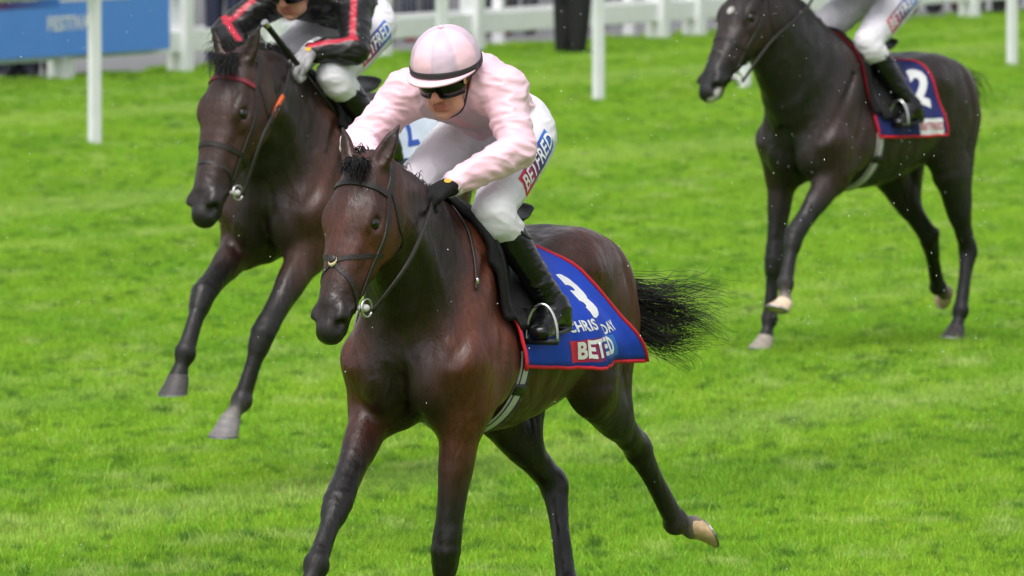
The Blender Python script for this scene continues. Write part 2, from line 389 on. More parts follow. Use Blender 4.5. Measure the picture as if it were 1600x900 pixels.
    for s in (-1, 1):
        F.chain([hp(.10, .055 * s, -.13), nm + V(0, .085 * s, -.09), T(.70, .12 * s, 1.17)], [.035, .045, .06], None, .05, .03, c2, 3)      # brachiocephalic
        F.chain([hp(.17, .03 * s, -.16), nm * .9 + T(.76, 0, 1.1) * .1 + V(0, .04 * s, -.15), T(.76, .05 * s, 1.12)], [.025, .032, .045], None, .045, .03, c3, 3)
    # head
    k = .025
    H = [(-.01, .03, -.14, .070), (.09, .046, -.175, .094), (.18, .045, -.20, .102), (.27, .03, -.18, .088), (.36, .014, -.145, .070), (.45, .004, -.12, .060), (.52, -.004, -.108, .058), (.565, -.018, -.10, .05)]
    hc = [c1, c1, c1, c4, c1, c2, pal['muzzle'], pal['muzzle']]
    F.chain([hp(t, 0, (u + l) / 2) for t, u, l, w in H], [(w * hk, (u - l) / 2 * hk) for t, u, l, w in H], sd, .05, .02, hc, 3)
    F.chain([hp(.0, 0, -.01), hp(.09, 0, -.002), hp(.175, 0, -.004), hp(.26, 0, -.012), hp(.37, 0, -.018), hp(.47, 0, -.022)], [(.058 * hk, .034), (.085 * hk, .042), (.097 * hk, .042), (.074 * hk, .036), (.052 * hk, .03), (.042 * hk, .024)], sd, .035, .015, [c1, c1, c1, c1, c1, c2], 2)   # broad forehead and nasal bone
    for s in (-1, 1):
        F.ell(hp(.16, .068 * s, -.105), hk * V(.125, .038, .09), (a, sd, f), .03, c4)               # cheek
        F.ell(hp(.170, .086 * s, .004), hk * V(.048, .018, .024), (a, sd, f), .03, c2)                # brow
        F.ell(hp(.205, .090 * s, -.036), hk * V(.045, .019, .018), (a, sd, f), .025, c2)                # lower lid
        F.cap(hp(.22, .088 * s, -.055), hp(.37, .062 * s, -.065), .016, .008, None, .02, c4)        # facial crest
        F.ell(hp(.190, .112 * s, -.012), hk * V(.025, .02, .018), (a, sd, f), .008, c3, 's')
        F.ell(hp(.515, .050 * s, -.036), hk * V(.042, .024, .032), (a, sd, f), .02, pal['muzzle'])
        F.ell(hp(.556, .058 * s, -.030), hk * V(.030, .024, .019), (nrm(a + .5 * f), sd, nrm(f - .5 * a)), .012, c3, 's')  # nostril
        F.cap(hp(.49, .056 * s, -.085), hp(.59, .034 * s, -.078), .006, .006, None, .008, c3, 's')  # mouth line
        e0 = hp(-.005, .052 * s, .0); ed = nrm(V(*pose['ear']) + sd * s * pose.get('ear_splay', .35)); eo = nrm(f * .8 + sd * s * .6); eo = nrm(eo - (eo @ ed) * ed); es = np.cross(ed, eo)
        F.chain([e0 - ed * .01, e0 + ed * .05, e0 + ed * .10, e0 + ed * .165], [(.026, .024), (.035, .026), (.028, .02), (.006, .006)], es, .02, .01, [c1, c1, c2, c3], 3)
        F.chain([e0 + ed * .035 + eo * .027, e0 + ed * .075 + eo * .026, e0 + ed * .135 + eo * .016], [(.018, .017), (.021, .017), (.008, .008)], es, .008, .006, c3, 2)
        f_, lo_, hi_, kk, cc, op = F.p[-1]; F.p[-1] = (f_, lo_, hi_, .008, c3, 's')
    F.ell(hp(.565, 0, -.05), hk * V(.03, .036, .042), (a, sd, f), .025, pal['muzzle'])
    F.ell(hp(.535, 0, -.10), hk * V(.035, .028, .022), (a, sd, f), .02, pal['muzzle'])
    groove([T(.835, 0, 1.20), T(.83, 0, 1.06), T(.74, 0, .90)], .014, .05)
    for s in (-1, 1):
        groove([T(.50, .19 * s, 1.45), T(.66, .245 * s, 1.28), T(.79, .20 * s, 1.12)], .010, .04)
        groove([T(.44, .255 * s, 1.30), T(.55, .285 * s, 1.12)], .010, .035)
        groove([T(.30, .285 * s, 1.22), T(.30, .295 * s, 1.08), T(.38, .25 * s, .97)], .012, .05)
        groove([T(-.24, .31 * s, 1.36), T(-.30, .315 * s, 1.18), T(-.30, .27 * s, 1.06)], .012, .06)
        groove([T(-.52, .285 * s, 1.42), T(-.60, .285 * s, 1.22), T(-.56, .26 * s, 1.06)], .009, .04)
        groove([T(-.70, .21 * s, 1.40), T(-.735, .235 * s, 1.20), T(-.70, .21 * s, 1.06)], .008, .035)
        for q_ in range(5): groove([T(.16 - .075 * q_, .293 * s, 1.24), T(.12 - .075 * q_, .305 * s, 1.10)], .006, .03)
    m = pal['mat']
    def colfn(v, c):
        if 'star' in pal:
            for t, y, z, r in pal['star']:
                w = sstep(r, r * .6, np.linalg.norm(v - hp(t, y, z), axis=1))[:, None]; c = c * (1 - w) + np.array(lin(205, 200, 195)) * w
        return c
    body = field_obj('body', F, voxel, m, root, 1, colfn)
    # eyes
    for s in (-1, 1):
        uv = [(math.sin(th) * math.cos(ph), math.sin(th) * math.sin(ph), math.cos(th)) for th in np.linspace(0, math.pi, 9) for ph in np.linspace(0, 2 * math.pi, 13)[:-1]]
        fs = [(i * 12 + j, i * 12 + (j + 1) % 12, (i + 1) * 12 + (j + 1) % 12, (i + 1) * 12 + j) for i in range(8) for j in range(12)]
        mesh_obj('eye', [hp(.190, .0895 * s, -.012) + V(*p) * .0235 * hk for p in uv], fs, mat('horse_eye', lin(14, 9, 7), .06, .7), root)
    # hooves
    for key, (Co, d, fwd) in feet.items():
        tdir = nrm(fwd - (fwd @ d) * d); w = np.cross(d, tdir); vs, fs, n = [], [], 16
        hc_ = pose.get('hoof', {}).get(key, lin(58, 54, 52))
        hl = pose.get('hoof_len', {}).get(key, 1.0); rings = [(-.012, .040, 0, .043), (.0, .046, 0, .047), (.03, .051, .012, .053), (.070, .060, .036, .061), (.077, .061, .040, .063), (.079, .050, .040, .052), (.074, .03, .03, .03)]
        for (t, rw, sh, rl) in rings:
            for q in range(n):
                an = 2 * math.pi * q / n; ca = math.cos(an); vs.append(Co + d * t * hl * (1 - .14 * (1 - ca) * (t > 0)) + tdir * (sh + rl * ca * (1 if ca > 0 else .8)) + w * rw * math.sin(an))
        for i in range(len(rings) - 1):
            for q in range(n): q2 = (q + 1) % n; fs.append((i * n + q, i * n + q2, (i + 1) * n + q2, (i + 1) * n + q))
        fs.append(tuple((len(rings) - 1) * n + q for q in range(n)))
        ho = mesh_obj('hoof', vs, fs, mat('hoof_%d' % int(hc_[0] * 1000), hc_, .55, .4, var=.3, vscale=30, bump=.2, bscale=60), root, True, sharp=50)
        # racing plate rim
        vs2, fs2 = [], []
        for (t, sc_) in ((.083, 1.02), (.083, .82), (.092, .82), (.092, 1.02)):
            for q in range(n):
                an = 2 * math.pi * q / n; ca = math.cos(an); vs2.append(Co + d * (t - .005) * hl * (1 - .14 * (1 - ca)) + tdir * (.040 + .062 * sc_ * ca * (1 if ca > 0 else .8)) + w * .063 * sc_ * math.sin(an))
        for i in range(4):
            for q in range(n): q2 = (q + 1) % n; i2 = (i + 1) % 4; fs2.append((i * n + q, i * n + q2, i2 * n + q2, i2 * n + q))
        mesh_obj('shoe', vs2, fs2, mat('aluminium_plate', (.30, .30, .30), .5, .5, 1), ho, False)
    return root, F, hp, T, dict(poll=poll, a=a, f=f, sd=sd, nm=nm, nup=nup, body=body, nb=nb)
def coat(name, rough=.42):
    m = bpy.data.materials.new(name); m.use_nodes = True; nt = m.node_tree; p = nt.nodes['Principled BSDF']; L = nt.links.new; N = nt.nodes.new
    tc = N('ShaderNodeTexCoord'); vc = N('ShaderNodeVertexColor'); vc.layer_name = 'col'
    def noise(scale, det, st=(1, 1, 1), dist=0, typ='FBM'):
        mp = N('ShaderNodeMapping'); mp.inputs['Scale'].default_value = st; mp.inputs['Rotation'].default_value = (.3, .35, 0); L(tc.outputs['Object'], mp.inputs['Vector'])
        n = N('ShaderNodeTexNoise'); n.noise_type = typ; n.inputs['Scale'].default_value = scale; n.inputs['Detail'].default_value = det; n.inputs['Distortion'].default_value = dist; L(mp.outputs[0], n.inputs['Vector']); return n.outputs[0]
    def mr(f, a, b, c, d):
        x = N('ShaderNodeMapRange'); x.inputs['From Min'].default_value = a; x.inputs['From Max'].default_value = b; x.inputs['To Min'].default_value = c; x.inputs['To Max'].default_value = d; L(f, x.inputs['Value']); return x.outputs[0]
    def mul(A, B):
        x = N('ShaderNodeMix'); x.data_type = 'RGBA'; x.blend_type = 'MULTIPLY'; x.inputs[0].default_value = 1; L(A, x.inputs[6]); L(B, x.inputs[7]); return x.outputs[2]
    big = noise(4.5, 5, (1, 1, .6), .6); streak = noise(38, 4, (1, 1, .12)); hairn = noise(260, 3, (1, 1, .14)); wet = noise(9, 6, (1, 1, .35), .8)
    col = mul(mul(mul(vc.outputs[0], mr(big, .3, .7, .62, 1.35)), mr(streak, .3, .7, .80, 1.2)), mr(hairn, .3, .7, .72, 1.28)); L(col, p.inputs['Base Color'])
    L(mr(wet, .38, .64, rough + .16, rough - .14), p.inputs['Roughness']); p.inputs['Specular IOR Level'].default_value = .46
    b1 = N('ShaderNodeBump'); b1.inputs['Strength'].default_value = .6; b1.inputs['Distance'].default_value = .028; L(noise(9, 5, (1, 1, .5), .8), b1.inputs['Height'])
    b2 = N('ShaderNodeBump'); b2.inputs['Strength'].default_value = .35; b2.inputs['Distance'].default_value = .007; L(streak, b2.inputs['Height']); L(b1.outputs[0], b2.inputs['Normal'])
    b3 = N('ShaderNodeBump'); b3.inputs['Strength'].default_value = .35; b3.inputs['Distance'].default_value = .0015; L(hairn, b3.inputs['Height']); L(b2.outputs[0], b3.inputs['Normal'])
    L(b3.outputs[0], p.inputs['Normal']); return m
BLK = lin(22, 18, 17)
PAL1 = dict(coat=lin(66, 35, 25), dark=lin(34, 22, 19), black=BLK, warm=lin(92, 47, 30), muzzle=lin(26, 22, 21), mat=coat('bay_coat'))
PAL2 = dict(coat=lin(54, 34, 28), dark=lin(38, 28, 26), black=lin(25, 22, 22), warm=lin(74, 42, 31), muzzle=lin(29, 26, 26), mat=coat('dark_bay_coat', .46))
PAL3 = dict(coat=lin(40, 31, 29), dark=lin(32, 28, 28), black=lin(23, 21, 22), warm=lin(54, 34, 30), muzzle=lin(27, 26, 27), mat=coat('brown_black_coat', .46))
POSE1 = dict(dz=.02, pitch=2.2, head_scale=1.02, neck_scale=1.03, poll=(1.09, .0, 1.825), axis=(.44, -.07, -.888), face=(.87, -.20, .46), ear=(-.35, 0, .9), ear_splay=.42, arch=.02,
    RF=[(.64, -.17, .975), (.996, -.140, .687), (1.223, -.115, .491), (1.295, -.12, .403)],
    LF=[(.60, .145, .96), (.635, .10, .505), (.56, .05, .222), (.60, .042, .115), (.25, 0, -1)],
    LH=[(-.42, .19, 1.0), (-.831, .182, .772), (-1.088, .217, .495), (-1.15, .255, .472), (-.62, .70, .32), (-.1, 0, -1)],
    RH=[(-.36, -.17, .94), (-.668, -.068, .643), (-.558, .03, .298), (-.50, .035, .189)],
    hoof=dict(LH=lin(200, 170, 130)), hoof_len=dict(LH=.8), sock=dict(LH=lin(205, 190, 170)))
POSE2 = dict(dz=.09, pitch=1.0, head_scale=1.16, neck_scale=1.12, poll=(1.07, .01, 1.815), axis=(.42, -.06, -.90), face=(.88, -.26, .4), ear=(-.15, 0, .95), ear_splay=.45, arch=.05,
    RF=[(.66, -.17, 1.04), (1.02, -.16, .86), (1.20, -.15, .625), (1.235, -.165, .525), (.10, 0, -1)],
    LF=[(.66, .14, 1.02), (.98, .098, .70), (1.06, .04, .425), (1.12, .015, .345), (.15, -.05, -1)],
    LH=[(-.42, .19, 1.05), (-.84, .17, .80), (-.80, .15, .44), (-.74, .15, .35)],
    RH=[(-.40, -.19, 1.05), (-.82, -.17, .80), (-.86, -.15, .44), (-.82, -.15, .34)],
    hoof=dict(RF=lin(70, 66, 66), LF=lin(120, 116, 116)), sock=dict(LF=lin(190, 182, 176)))
POSE3 = dict(dz=.0, pitch=1.5, head_scale=1.16, neck_scale=1.36, poll=(1.13, -.02, 1.965), axis=(.56, -.10, -.80), face=(.80, -.22, .56), ear=(-.3, 0, .95), arch=.0,
    RF=[(.60, -.17, .93), (.66, -.18, .50), (.69, -.19, .19), (.74, -.18, .09), (.35, 0, -1)],
    LF=[(.62, .15, .93), (.93, .12, .65), (1.05, .14, .40), (1.09, .16, .30), (.6, 0, -.8)],
    LH=[(-.50, .18, .92), (-.72, .16, .50), (-.58, .20, .19), (-.54, .2, .10), (.35, 0, -1)],
    RH=[(-.44, -.17, .92), (-.74, -.10, .56), (-.94, -.17, .29), (-1.04, -.18, .25)],
    hoof=dict(LF=lin(215, 190, 165), RH=lin(205, 175, 150), RF=lin(150, 140, 130)), sock=dict(LF=lin(205, 190, 175), RH=lin(190, 165, 145)))
PAL3['star'] = [(.185, .01, .042, .026), (.56, .055, -.075, .045), (.60, .03, -.07, .035), (.45, .07, -.1, .02)]
POS = {1: ((-.06, 39.5, 0), 24, 1.0), 2: ((-.71, 49.4, 0), 26, 1.03), 3: ((1.89, 59.9, 0), 34, 1.0)}
h1 = build_horse('racehorse', 'bright bay racehorse galloping in front under the jockey in pink silks', *POS[1], POSE1, VOX[0], PAL1)
h2 = build_horse('racehorse', 'dark bay racehorse with red browband galloping behind at the left', *POS[2], POSE2, VOX[1], PAL2)
h3 = build_horse('racehorse', 'nearly black racehorse with small white star at the right', *POS[3], POSE3, VOX[2], PAL3)
# ------------------------------------------------------------------ jockeys
from mathutils import noise as mnoise
def wrinkle(v, F, amp, sc, wfn=None):
    n = F.grad(v); vo = v; v = v + .035 * np.sin(v[:, [1, 2, 0]] * 17 + 1.3); d = np.array([mnoise.noise(Vector((p[0] * sc[0], p[1] * sc[1], p[2] * sc[2]))) + .5 * mnoise.noise(Vector((p[0] * sc[0] * 2.3, p[1] * sc[1] * 2.3, p[2] * sc[2] * 2.3 + 7))) for p in v])
    d = np.clip(1 - np.abs(d) * 2.0, -1, 1); d = np.sign(d) * np.abs(d) ** 1.5
    w = np.ones(len(v)) if wfn is None else wfn(vo)
    v = vo; return v + n * (amp * d * w)[:, None]
def field_cloth(name, F, h, m, parent, amp=.003, sc=(16, 16, 30), wfn=None, colfn=None, sm=1):
    v, f = F.mesh(h); v = smooth_mesh(v, f, 1); v = wrinkle(v, F, amp, sc, wfn)
    if sm: v = smooth_mesh(v, f, sm)
    col = F.val(v, True)[1]
    if colfn is not None: col = colfn(v, col)
    return mesh_obj(name, v, f, m, parent, True, col)
def text_geo(txt, size, shear=0, bold=.0, maxe=.02, res=3):
    c = bpy.data.curves.new('t', 'FONT'); c.body = txt; c.size = size; c.shear = shear; c.offset = bold * size; c.resolution_u = res; c.align_x = 'CENTER'; c.align_y = 'CENTER'; c.space_character = 1.05
    o = bpy.data.objects.new('t', c); COL.objects.link(o)
    me = o.evaluated_get(bpy.context.evaluated_depsgraph_get()).to_mesh(); bm = bmesh.new(); bm.from_mesh(me)
    bmesh.ops.triangulate(bm, faces=bm.faces)
    for _ in range(4):
        ed = [e for e in bm.edges if e.calc_length() > maxe]
        if not ed: break
        bmesh.ops.subdivide_edges(bm, edges=ed, cuts=1); bmesh.ops.triangulate(bm, faces=bm.faces)
    bm.verts.index_update(); v = np.array([x.co[:2] for x in bm.verts]); f = [[x.index for x in q.verts] for q in bm.faces]
    bm.free(); bpy.data.objects.remove(o); bpy.data.curves.remove(c); return v, f
def rect_geo(w, h, nx=16, ny=6, skew=0):
    v = np.array([((i / nx - .5) * w + skew * (j / ny - .5) * h, (j / ny - .5) * h) for j in range(ny + 1) for i in range(nx + 1)])
    f = [(j * (nx + 1) + i, j * (nx + 1) + i + 1, (j + 1) * (nx + 1) + i + 1, (j + 1) * (nx + 1) + i) for j in range(ny) for i in range(nx)]
    return v, f
def bvh_of(*objs):
    vs, fs = [], []
    for o in objs:
        b = len(vs); vs += [v.co.copy() for v in o.data.vertices]; fs += [[b + i for i in p.vertices] for p in o.data.polygons]
    return BVHTree.FromPolygons(vs, fs)
def decal(name, geo, o, xd, n, bvh, off, m, parent, colfn=None):
    v2, f = geo; o = V(*o); n = nrm(n); xd = nrm(V(*xd) - (V(*xd) @ n) * n); yd = np.cross(n, xd); out = []
    last = None
    for a, b in v2:
        s = o + xd * a + yd * b
        hit = bvh.ray_cast(Vector(s + n * .12), Vector(-n), .4)
        p = np.array(hit[0]) + n * off if hit[0] is not None else (s if last is None else s + n * ((last - s) @ n))
        last = p; out.append(p)
    return mesh_obj(name, out, f, m, parent, True, colfn(v2) if colfn else None)
def grad_box(v2):
    t = np.clip((v2[:, 0] - v2[:, 0].min()) / (np.ptp(v2[:, 0]) + 1e-9), 0, 1)[:, None]
    a, b, c = np.array(lin(225, 25, 60)), np.array(lin(70, 30, 110)), np.array(lin(40, 120, 215))
    return np.where(t < .5, a + (b - a) * t * 2, b + (c - b) * (t - .5) * 2)
M_white_print = mat('white_print', lin(238, 238, 240), .55)
M_attr_print = mat('colour_print', rough=.5, attr=True)
M_black = mat('black_leather', lin(20, 19, 20), .38, .5, bump=.25, bscale=60, var=.2)
M_strap = mat('bridle_leather', lin(36, 31, 29), .45, .5, var=.25, vscale=60, bump=.15, bscale=120)
M_boot = mat('boot_leather', lin(15, 15, 17), .22, .5, bump=.35, bscale=22, detail=2, stretch=(1, 1, 2.2), rough_var=.06, var=.1)
M_glove = mat('glove_cloth', lin(17, 17, 19), .75, .3, bump=.4, bscale=220)
M_breech = mat('white_breeches', lin(226, 222, 230), .55, .3, var=.05, vscale=14, bump=.35, bscale=14, detail=3)
M_skin = mat('skin', rough=.45, attr=True, var=.06, vscale=60, spec=.4)
M_metal = mat('steel', (.62, .62, .62), .25, .5, 1)
SKIN = lin(205, 150, 128)
def person_head(B, Hc, hs, hf, hu):
    q = lambda s, f, u: Hc + hs * s + hf * f + hu * u
    ax = (hs, hf, hu)
    B.ell(q(0, -.01, .03), (.074, .094, .095), ax, .02, SKIN)
    B.ell(q(0, .034, -.05), (.060, .055, .068), ax, .03, SKIN)
    B.ell(q(0, .058, -.116), (.030, .030, .024), ax, .025, SKIN)
    B.cap(q(0, .080, .005), q(0, .116, -.046), .010, .015, None, .010, lin(212, 146, 124))
    for s in (-1, 1):
        B.ell(q(.014 * s, .102, -.050), (.011, .011, .009), ax, .006, lin(200, 130, 112))
        B.ell(q(.044 * s, .060, -.034), (.024, .022, .022), ax, .02, lin(216, 146, 126))
        B.ell(q(.032 * s, .082, .0), (.018, .008, .010), ax, .012, SKIN)
        B.ell(q(.076 * s, -.005, -.02), (.010, .018, .03), ax, .012, lin(205, 135, 118))
        B.ell(q(.040 * s, .03, -.092), (.024, .04, .022), ax, .03, SKIN)
        B.cap(q(.026 * s, .092, -.048), q(.036 * s, .078, -.080), .004, .003, None, .010, SKIN, 's')
    B.cap(q(-.022, .088, -.078), q(.022, .088, -.078), (.010, .006), (.010, .006), None, .005, lin(158, 84, 80))
    B.cap(q(-.018, .086, -.092), q(.018, .086, -.092), (.010, .008), (.010, .008), None, .006, lin(170, 94, 88))
    B.cap(q(-.026, .100, -.085), q(.026, .100, -.085), .0045, .0045, None, .004, SKIN, 's')
    B.cap(q(-.014, .084, -.106), q(.014, .084, -.106), .006, .006, None, .010, SKIN, 's')
    return q
def helmet(root, q, shell_col, band=(.02, .02, .022), name='helmet', button=True):
    nphi, nth = 64, 26; vs, fs, cs = [], [], []
    for i in range(nth):
        th = (i / (nth - 1)) * R(100)
        for j in range(nphi):
            ph = 2 * math.pi * j / nphi
            seam = abs(math.sin(ph * 4)); d = 1 - .018 * (1 - min(1, seam * 4)) * math.sin(th)
            r = (math.sin(th) ** .9) * d; u = math.cos(th)
            wob = .0025 * mnoise.noise(Vector((math.cos(ph) * 4, math.sin(ph) * 4, th * 5)))
            vs.append(q((.119 + wob) * r * math.cos(ph), -.012 + (.140 + wob) * r * math.sin(ph), .045 + .125 * u)); cs.append(shell_col(ph, th))
    for i in range(nth - 1):
        for j in range(nphi): j2 = (j + 1) % nphi; fs.append((i * nphi + j, (i + 1) * nphi + j, (i + 1) * nphi + j2, i * nphi + j2))
    m = mat('helmet_silk', rough=.42, attr=True, bump=.35, bscale=16, detail=3, var=.06)
    h = mesh_obj(name, vs, fs, m, root, True, np.array(cs))
    if button: 
        B = Field(); B.ell(q(0, -.012, .172), (.012, .012, .007), None, .005, shell_col(.0, .0)); field_obj('button', B, .004, m, h)
    # elastic band
    p = [q(.1205 * math.cos(a), -.012 + .1415 * math.sin(a), .040 - .004 * math.cos(2 * a)) for a in np.linspace(0, 2 * math.pi, 49)]
    nn = [nrm(x - q(0, -.012, .04)) for x in p]; v, f = band_geo(p, nn, .022, .003); mesh_obj('band', v, f, mat('black_elastic', band, .6), h)
    # peak
    vs, fs = [], []; na = 25
    for z in (0, 1):
        for r_ in (0, 1, 2, 3):
            for a in np.linspace(R(8), R(172), na):
                e = math.sin(a) ** .8 * r_ / 3
                vs.append(q((.119 + .012 * e) * math.cos(a), -.012 + .139 * math.sin(a) + .045 * e, .030 - .006 * e * e - .006 * z))
    for z in (0, 1):
        for r_ in range(3):
            for a in range(na - 1):
                b = z * 4 * na + r_ * na + a; t = (b, b + 1, b + na + 1, b + na); fs.append(t if z == 0 else t[::-1])
    for a in range(na - 1): b = 3 * na + a; fs.append((b, b + 1, b + 4 * na + 1, b + 4 * na))
    mesh_obj('peak', vs, fs, m, h, True, np.tile(np.array(shell_col(.1, 1.5)), (len(vs), 1)))
    # chin strap
    for s in (-1, 1):
        pts = [q(.106 * s, .0, .03), q(.080 * s, .01, -.04), q(.054 * s, .03, -.115), q(0, .048, -.142)]
        v, f = band_geo(catmull(pts, 6), [nrm(x - q(0, .0, -.02)) for x in catmull(pts, 6)], .013, .003); mesh_obj('chin_strap', v, f, mat('black_elastic', band, .6), h)
    return h
def goggles(root, q):
    g = bpy.data.objects.new('goggles', None)
    rows = [(-.033, .0), (-.030, .006), (-.012, .010), (.012, .010), (.030, .006), (.033, 0)]
    vs, fs = [], []; A = np.linspace(-R(74), R(74), 29)
    for u, b in rows:
        for a in A:
            notch = .014 * math.exp(-(a / .16) ** 2) if u < 0 else 0
            vs.append(q((.082 + b) * math.sin(a), .018 + (.088 + b) * math.cos(a), -.010 + u + notch))
    n = len(A)
    for i in range(len(rows) - 1):
        for j in range(n - 1): fs.append((i * n + j, i * n + j + 1, (i + 1) * n + j + 1, (i + 1) * n + j))
    L = mesh_obj('goggles', vs, fs, mat('goggle_lens', lin(10, 10, 11), .2, .4), root)
    for u in (-.033, .033):
        p = [q(.084 * math.sin(a),   .018 + .09 * math.cos(a), -.010 + u + (.014 * math.exp(-(a / .16) ** 2) if u < 0 else 0)) for a in A]
        v, f = tube_geo(p, .0045, 6); mesh_obj('rim', v, f, mat('black_rubber', lin(20, 20, 21), .55), L)
    for s in (-1, 1):
        p = catmull([q(.08 * s, .045, .004), q(.098 * s, .0, .012), q(.112 * s, -.05, .03)], 5)
        v, f = band_geo(p, [nrm(x - q(0, 0, 0)) for x in p], .026, .003); mesh_obj('strap', v, f, mat('black_rubber', lin(20, 20, 21), .55), L)
    p = q(.089, .05, .004); vs = [p + (q(.0, -.011 * math.cos(a), .013 * math.sin(a)) - q(0, 0, 0)) + (q(.0045, .003, 0) - q(0, 0, 0)) for a in np.linspace(0, 2 * math.pi, 15)[:-1]]
    mesh_obj('badge', vs, [tuple(range(14))], mat('amber_badge', lin(200, 150, 70), .4), L)
def glove(root, w, c, curl, acr, m, name='glove'):
    Z = 1.22; F = Field(); d = nrm(c - w); curl = nrm(V(*curl) - (V(*curl) @ d) * d); acr = nrm(V(*acr) - (V(*acr) @ d) * d - (V(*acr) @ curl) * curl)
    F.cap(w - d * .03, c, (.034 * Z, .030 * Z), (.043 * Z, .024 * Z), acr, .015)
    for i, L in zip((-1.5, -.5, .5, 1.5), (.82, .95, 1.0, .9)):
        b = c + acr * i * .0205 * Z + d * .022 * Z - curl * .002
        p1 = b + d * .030 * L * Z + curl * .012 * Z; p2 = p1 + curl * .032 * L * Z - d * .004; p3 = p2 - d * .028 * L * Z + curl * .004
        F.chain([b - d * .02, b, p1, p2, p3], [.0138, .014, .0128, .0122, .0108], None, .006, .004, n=2)
    t0 = c - d * .02 + acr * .036 * Z; F.chain([t0 - d * .02, t0 + d * .026 + acr * .014 + curl * .014, c + d * .042 + acr * .026 + curl * .04], [.018, .015, .012], None, .012, .005, n=2)
    F.cap(w - d * .055, w - d * .02, (.038, .034), (.036, .031), acr, .01)
    return field_obj(name, F, .004, m, root, 1), F
def jockey(root, J, look):
    """J: joints in the horse frame. Parts: body, jacket, breeches, boots, gloves, helmet, goggles"""
    pel, wai, che, nek = [V(*J[k]) for k in ('pelvis', 'waist', 'chest', 'neck')]; Hc = V(*J['head'])
    hf = nrm(J['hf']); hu = nrm(V(*J['hu']) - (V(*J['hu']) @ hf) * hf); hs = np.cross(hu, hf)
    if hs[1] < 0: hs = -hs
    lat = (0, 1, 0)
    B = Field(); B.tau = .008
    q = person_head(B, Hc, hs, hf, hu)
    B.chain([Hc - hu * .05 - hf * .02, nek], [.052, .058], None, .02, col=SKIN, n=3)
    B.chain([nek, che, wai, pel], [(.11, .07), (.135, .095), (.115, .085), (.13, .10)], lat, .05, col=SKIN, n=2)
    JK = Field(); JK.tau = .012; BR = Field()
    main, panel = look['main'], look['panel']
    JK.chain([pel + (wai - pel) * .35, wai, che, nek - (nek - che) * .1], [(.155, .115), (.15, .12), (.168, .13), (.125, .09)], lat, .05, .03, main, 3)
    JK.cap(nek, Hc - hu * .085 - hf * .02, .066, .057, None, .03, main)
    BR.ell(pel, (.15, .165, .135), ((.9, 0, .3), lat, (-.3, 0, .9)), .04, (1, 1, 1))
    BR.cap(pel, pel * .45 + wai * .55, (.15, .12), (.13, .105), lat, .04)
    for s, S in ((1, 'L'), (-1, 'R')):
        sh, el, wr, ha = [V(*J[k + S]) for k in ('sh', 'el', 'wr', 'ha')]; hip, kn, an, toe, heel = [V(*J[k + S]) for k in ('hip', 'kn', 'an', 'toe', 'heel')]
        B.chain([nek, sh, el, wr], [.06, .05, .036, .026], None, .03, col=SKIN, n=1); B.ell((wr + ha) / 2, (.02, .02, .02), None, .02, SKIN)
        B.chain([pel, hip, kn, an], [.09, .08, .045, .028], None, .03, col=SKIN, n=1); B.chain([an, toe], [.026, .018], None, .02, col=SKIN, n=1)
        JK.chain([che * .4 + nek * .6, sh], [(.09, .085), (.078, .075)], None, .06, .03, main, 2)
        mid = sh * .5 + el * .5; m2 = el * .5 + wr * .5
        JK.chain([sh, mid, el, m2, wr + nrm(el - wr) * .015], [.076, .068, .061, .054, .043], None, .04, .02, look.get('sleeve', main), 2)
        JK.ell(el + nrm(el - (sh + wr) / 2) * .012, (.055,) * 3, None, .03, look.get('sleeve', main))
        BR.chain([pel * .5 + hip * .5, hip, hip * .5 + kn * .5, kn, kn * .8 + an * .2], [.112, .103, .090, .072, .064], None, .05, .02, (1, 1, 1), 2)
        BR.ell(kn + nrm(kn - (hip + an) / 2) * .015, (.06,) * 3, None, .03)
        BO = Field(); sh_d = nrm(kn - an)
        BO.chain([kn * .92 + an * .08, kn * .7 + an * .3, kn * .35 + an * .65, an], [(.063, .066), (.060, .066), (.049, .055), (.043, .047)], lat, .02, .01, n=3)
        fd = nrm(toe - heel); BO.chain([an, an * .4 + heel * .6, heel], [.045, .042, .032], None, .03, n=2)
        BO.chain([an - sh_d * .02, (an + toe) / 2 - V(0, 0, .008), toe], [(.04, .042), (.042, .034), (.036, .022)], lat, .03, n=2)
        BO.cap(heel - V(0, 0, .02), toe - V(0, 0, .014), (.036, .012), (.036, .010), lat, .012)
        bo = field_cloth('boot', BO, .006, M_boot, root, .006, (8, 8, 34), lambda v: sstep(.20, .02, np.linalg.norm(v - (an + sh_d * .06), axis=1)), sm=1)
        bt = catmull([kn * .74 + an * .26 + V(.0, .07 * s, 0), kn * .74 + an * .26 + V(.075, 0, .04), kn * .74 + an * .26 + V(0, -.07 * s, 0), kn * .74 + an * .26 + V(-.075, 0, -.04), kn * .74 + an * .26 + V(.0, .07 * s, 0)], 8)
        p, g = BO.snap(bt, .001); v, f = band_geo(p, g, .012, .002); mesh_obj('boot_top_seam', v, f, M_black, bo)
        gl, GF = glove(root, wr, ha, look.get('curl', (.2, 0, -1)), (0, s, .3) if not look.get('acr') else look['acr'], look['glove'])
        cp, cg = GF.snap(catmull([wr + x for x in (V(0, .04, 0), V(0, 0, .04), V(0, -.04, 0), V(0, 0, -.04), V(0, .04, 0))], 6), .001)
        v, f = band_geo(cp, cg, .012, .002); mesh_obj('cuff_trim', v, f, M_white_print, gl)
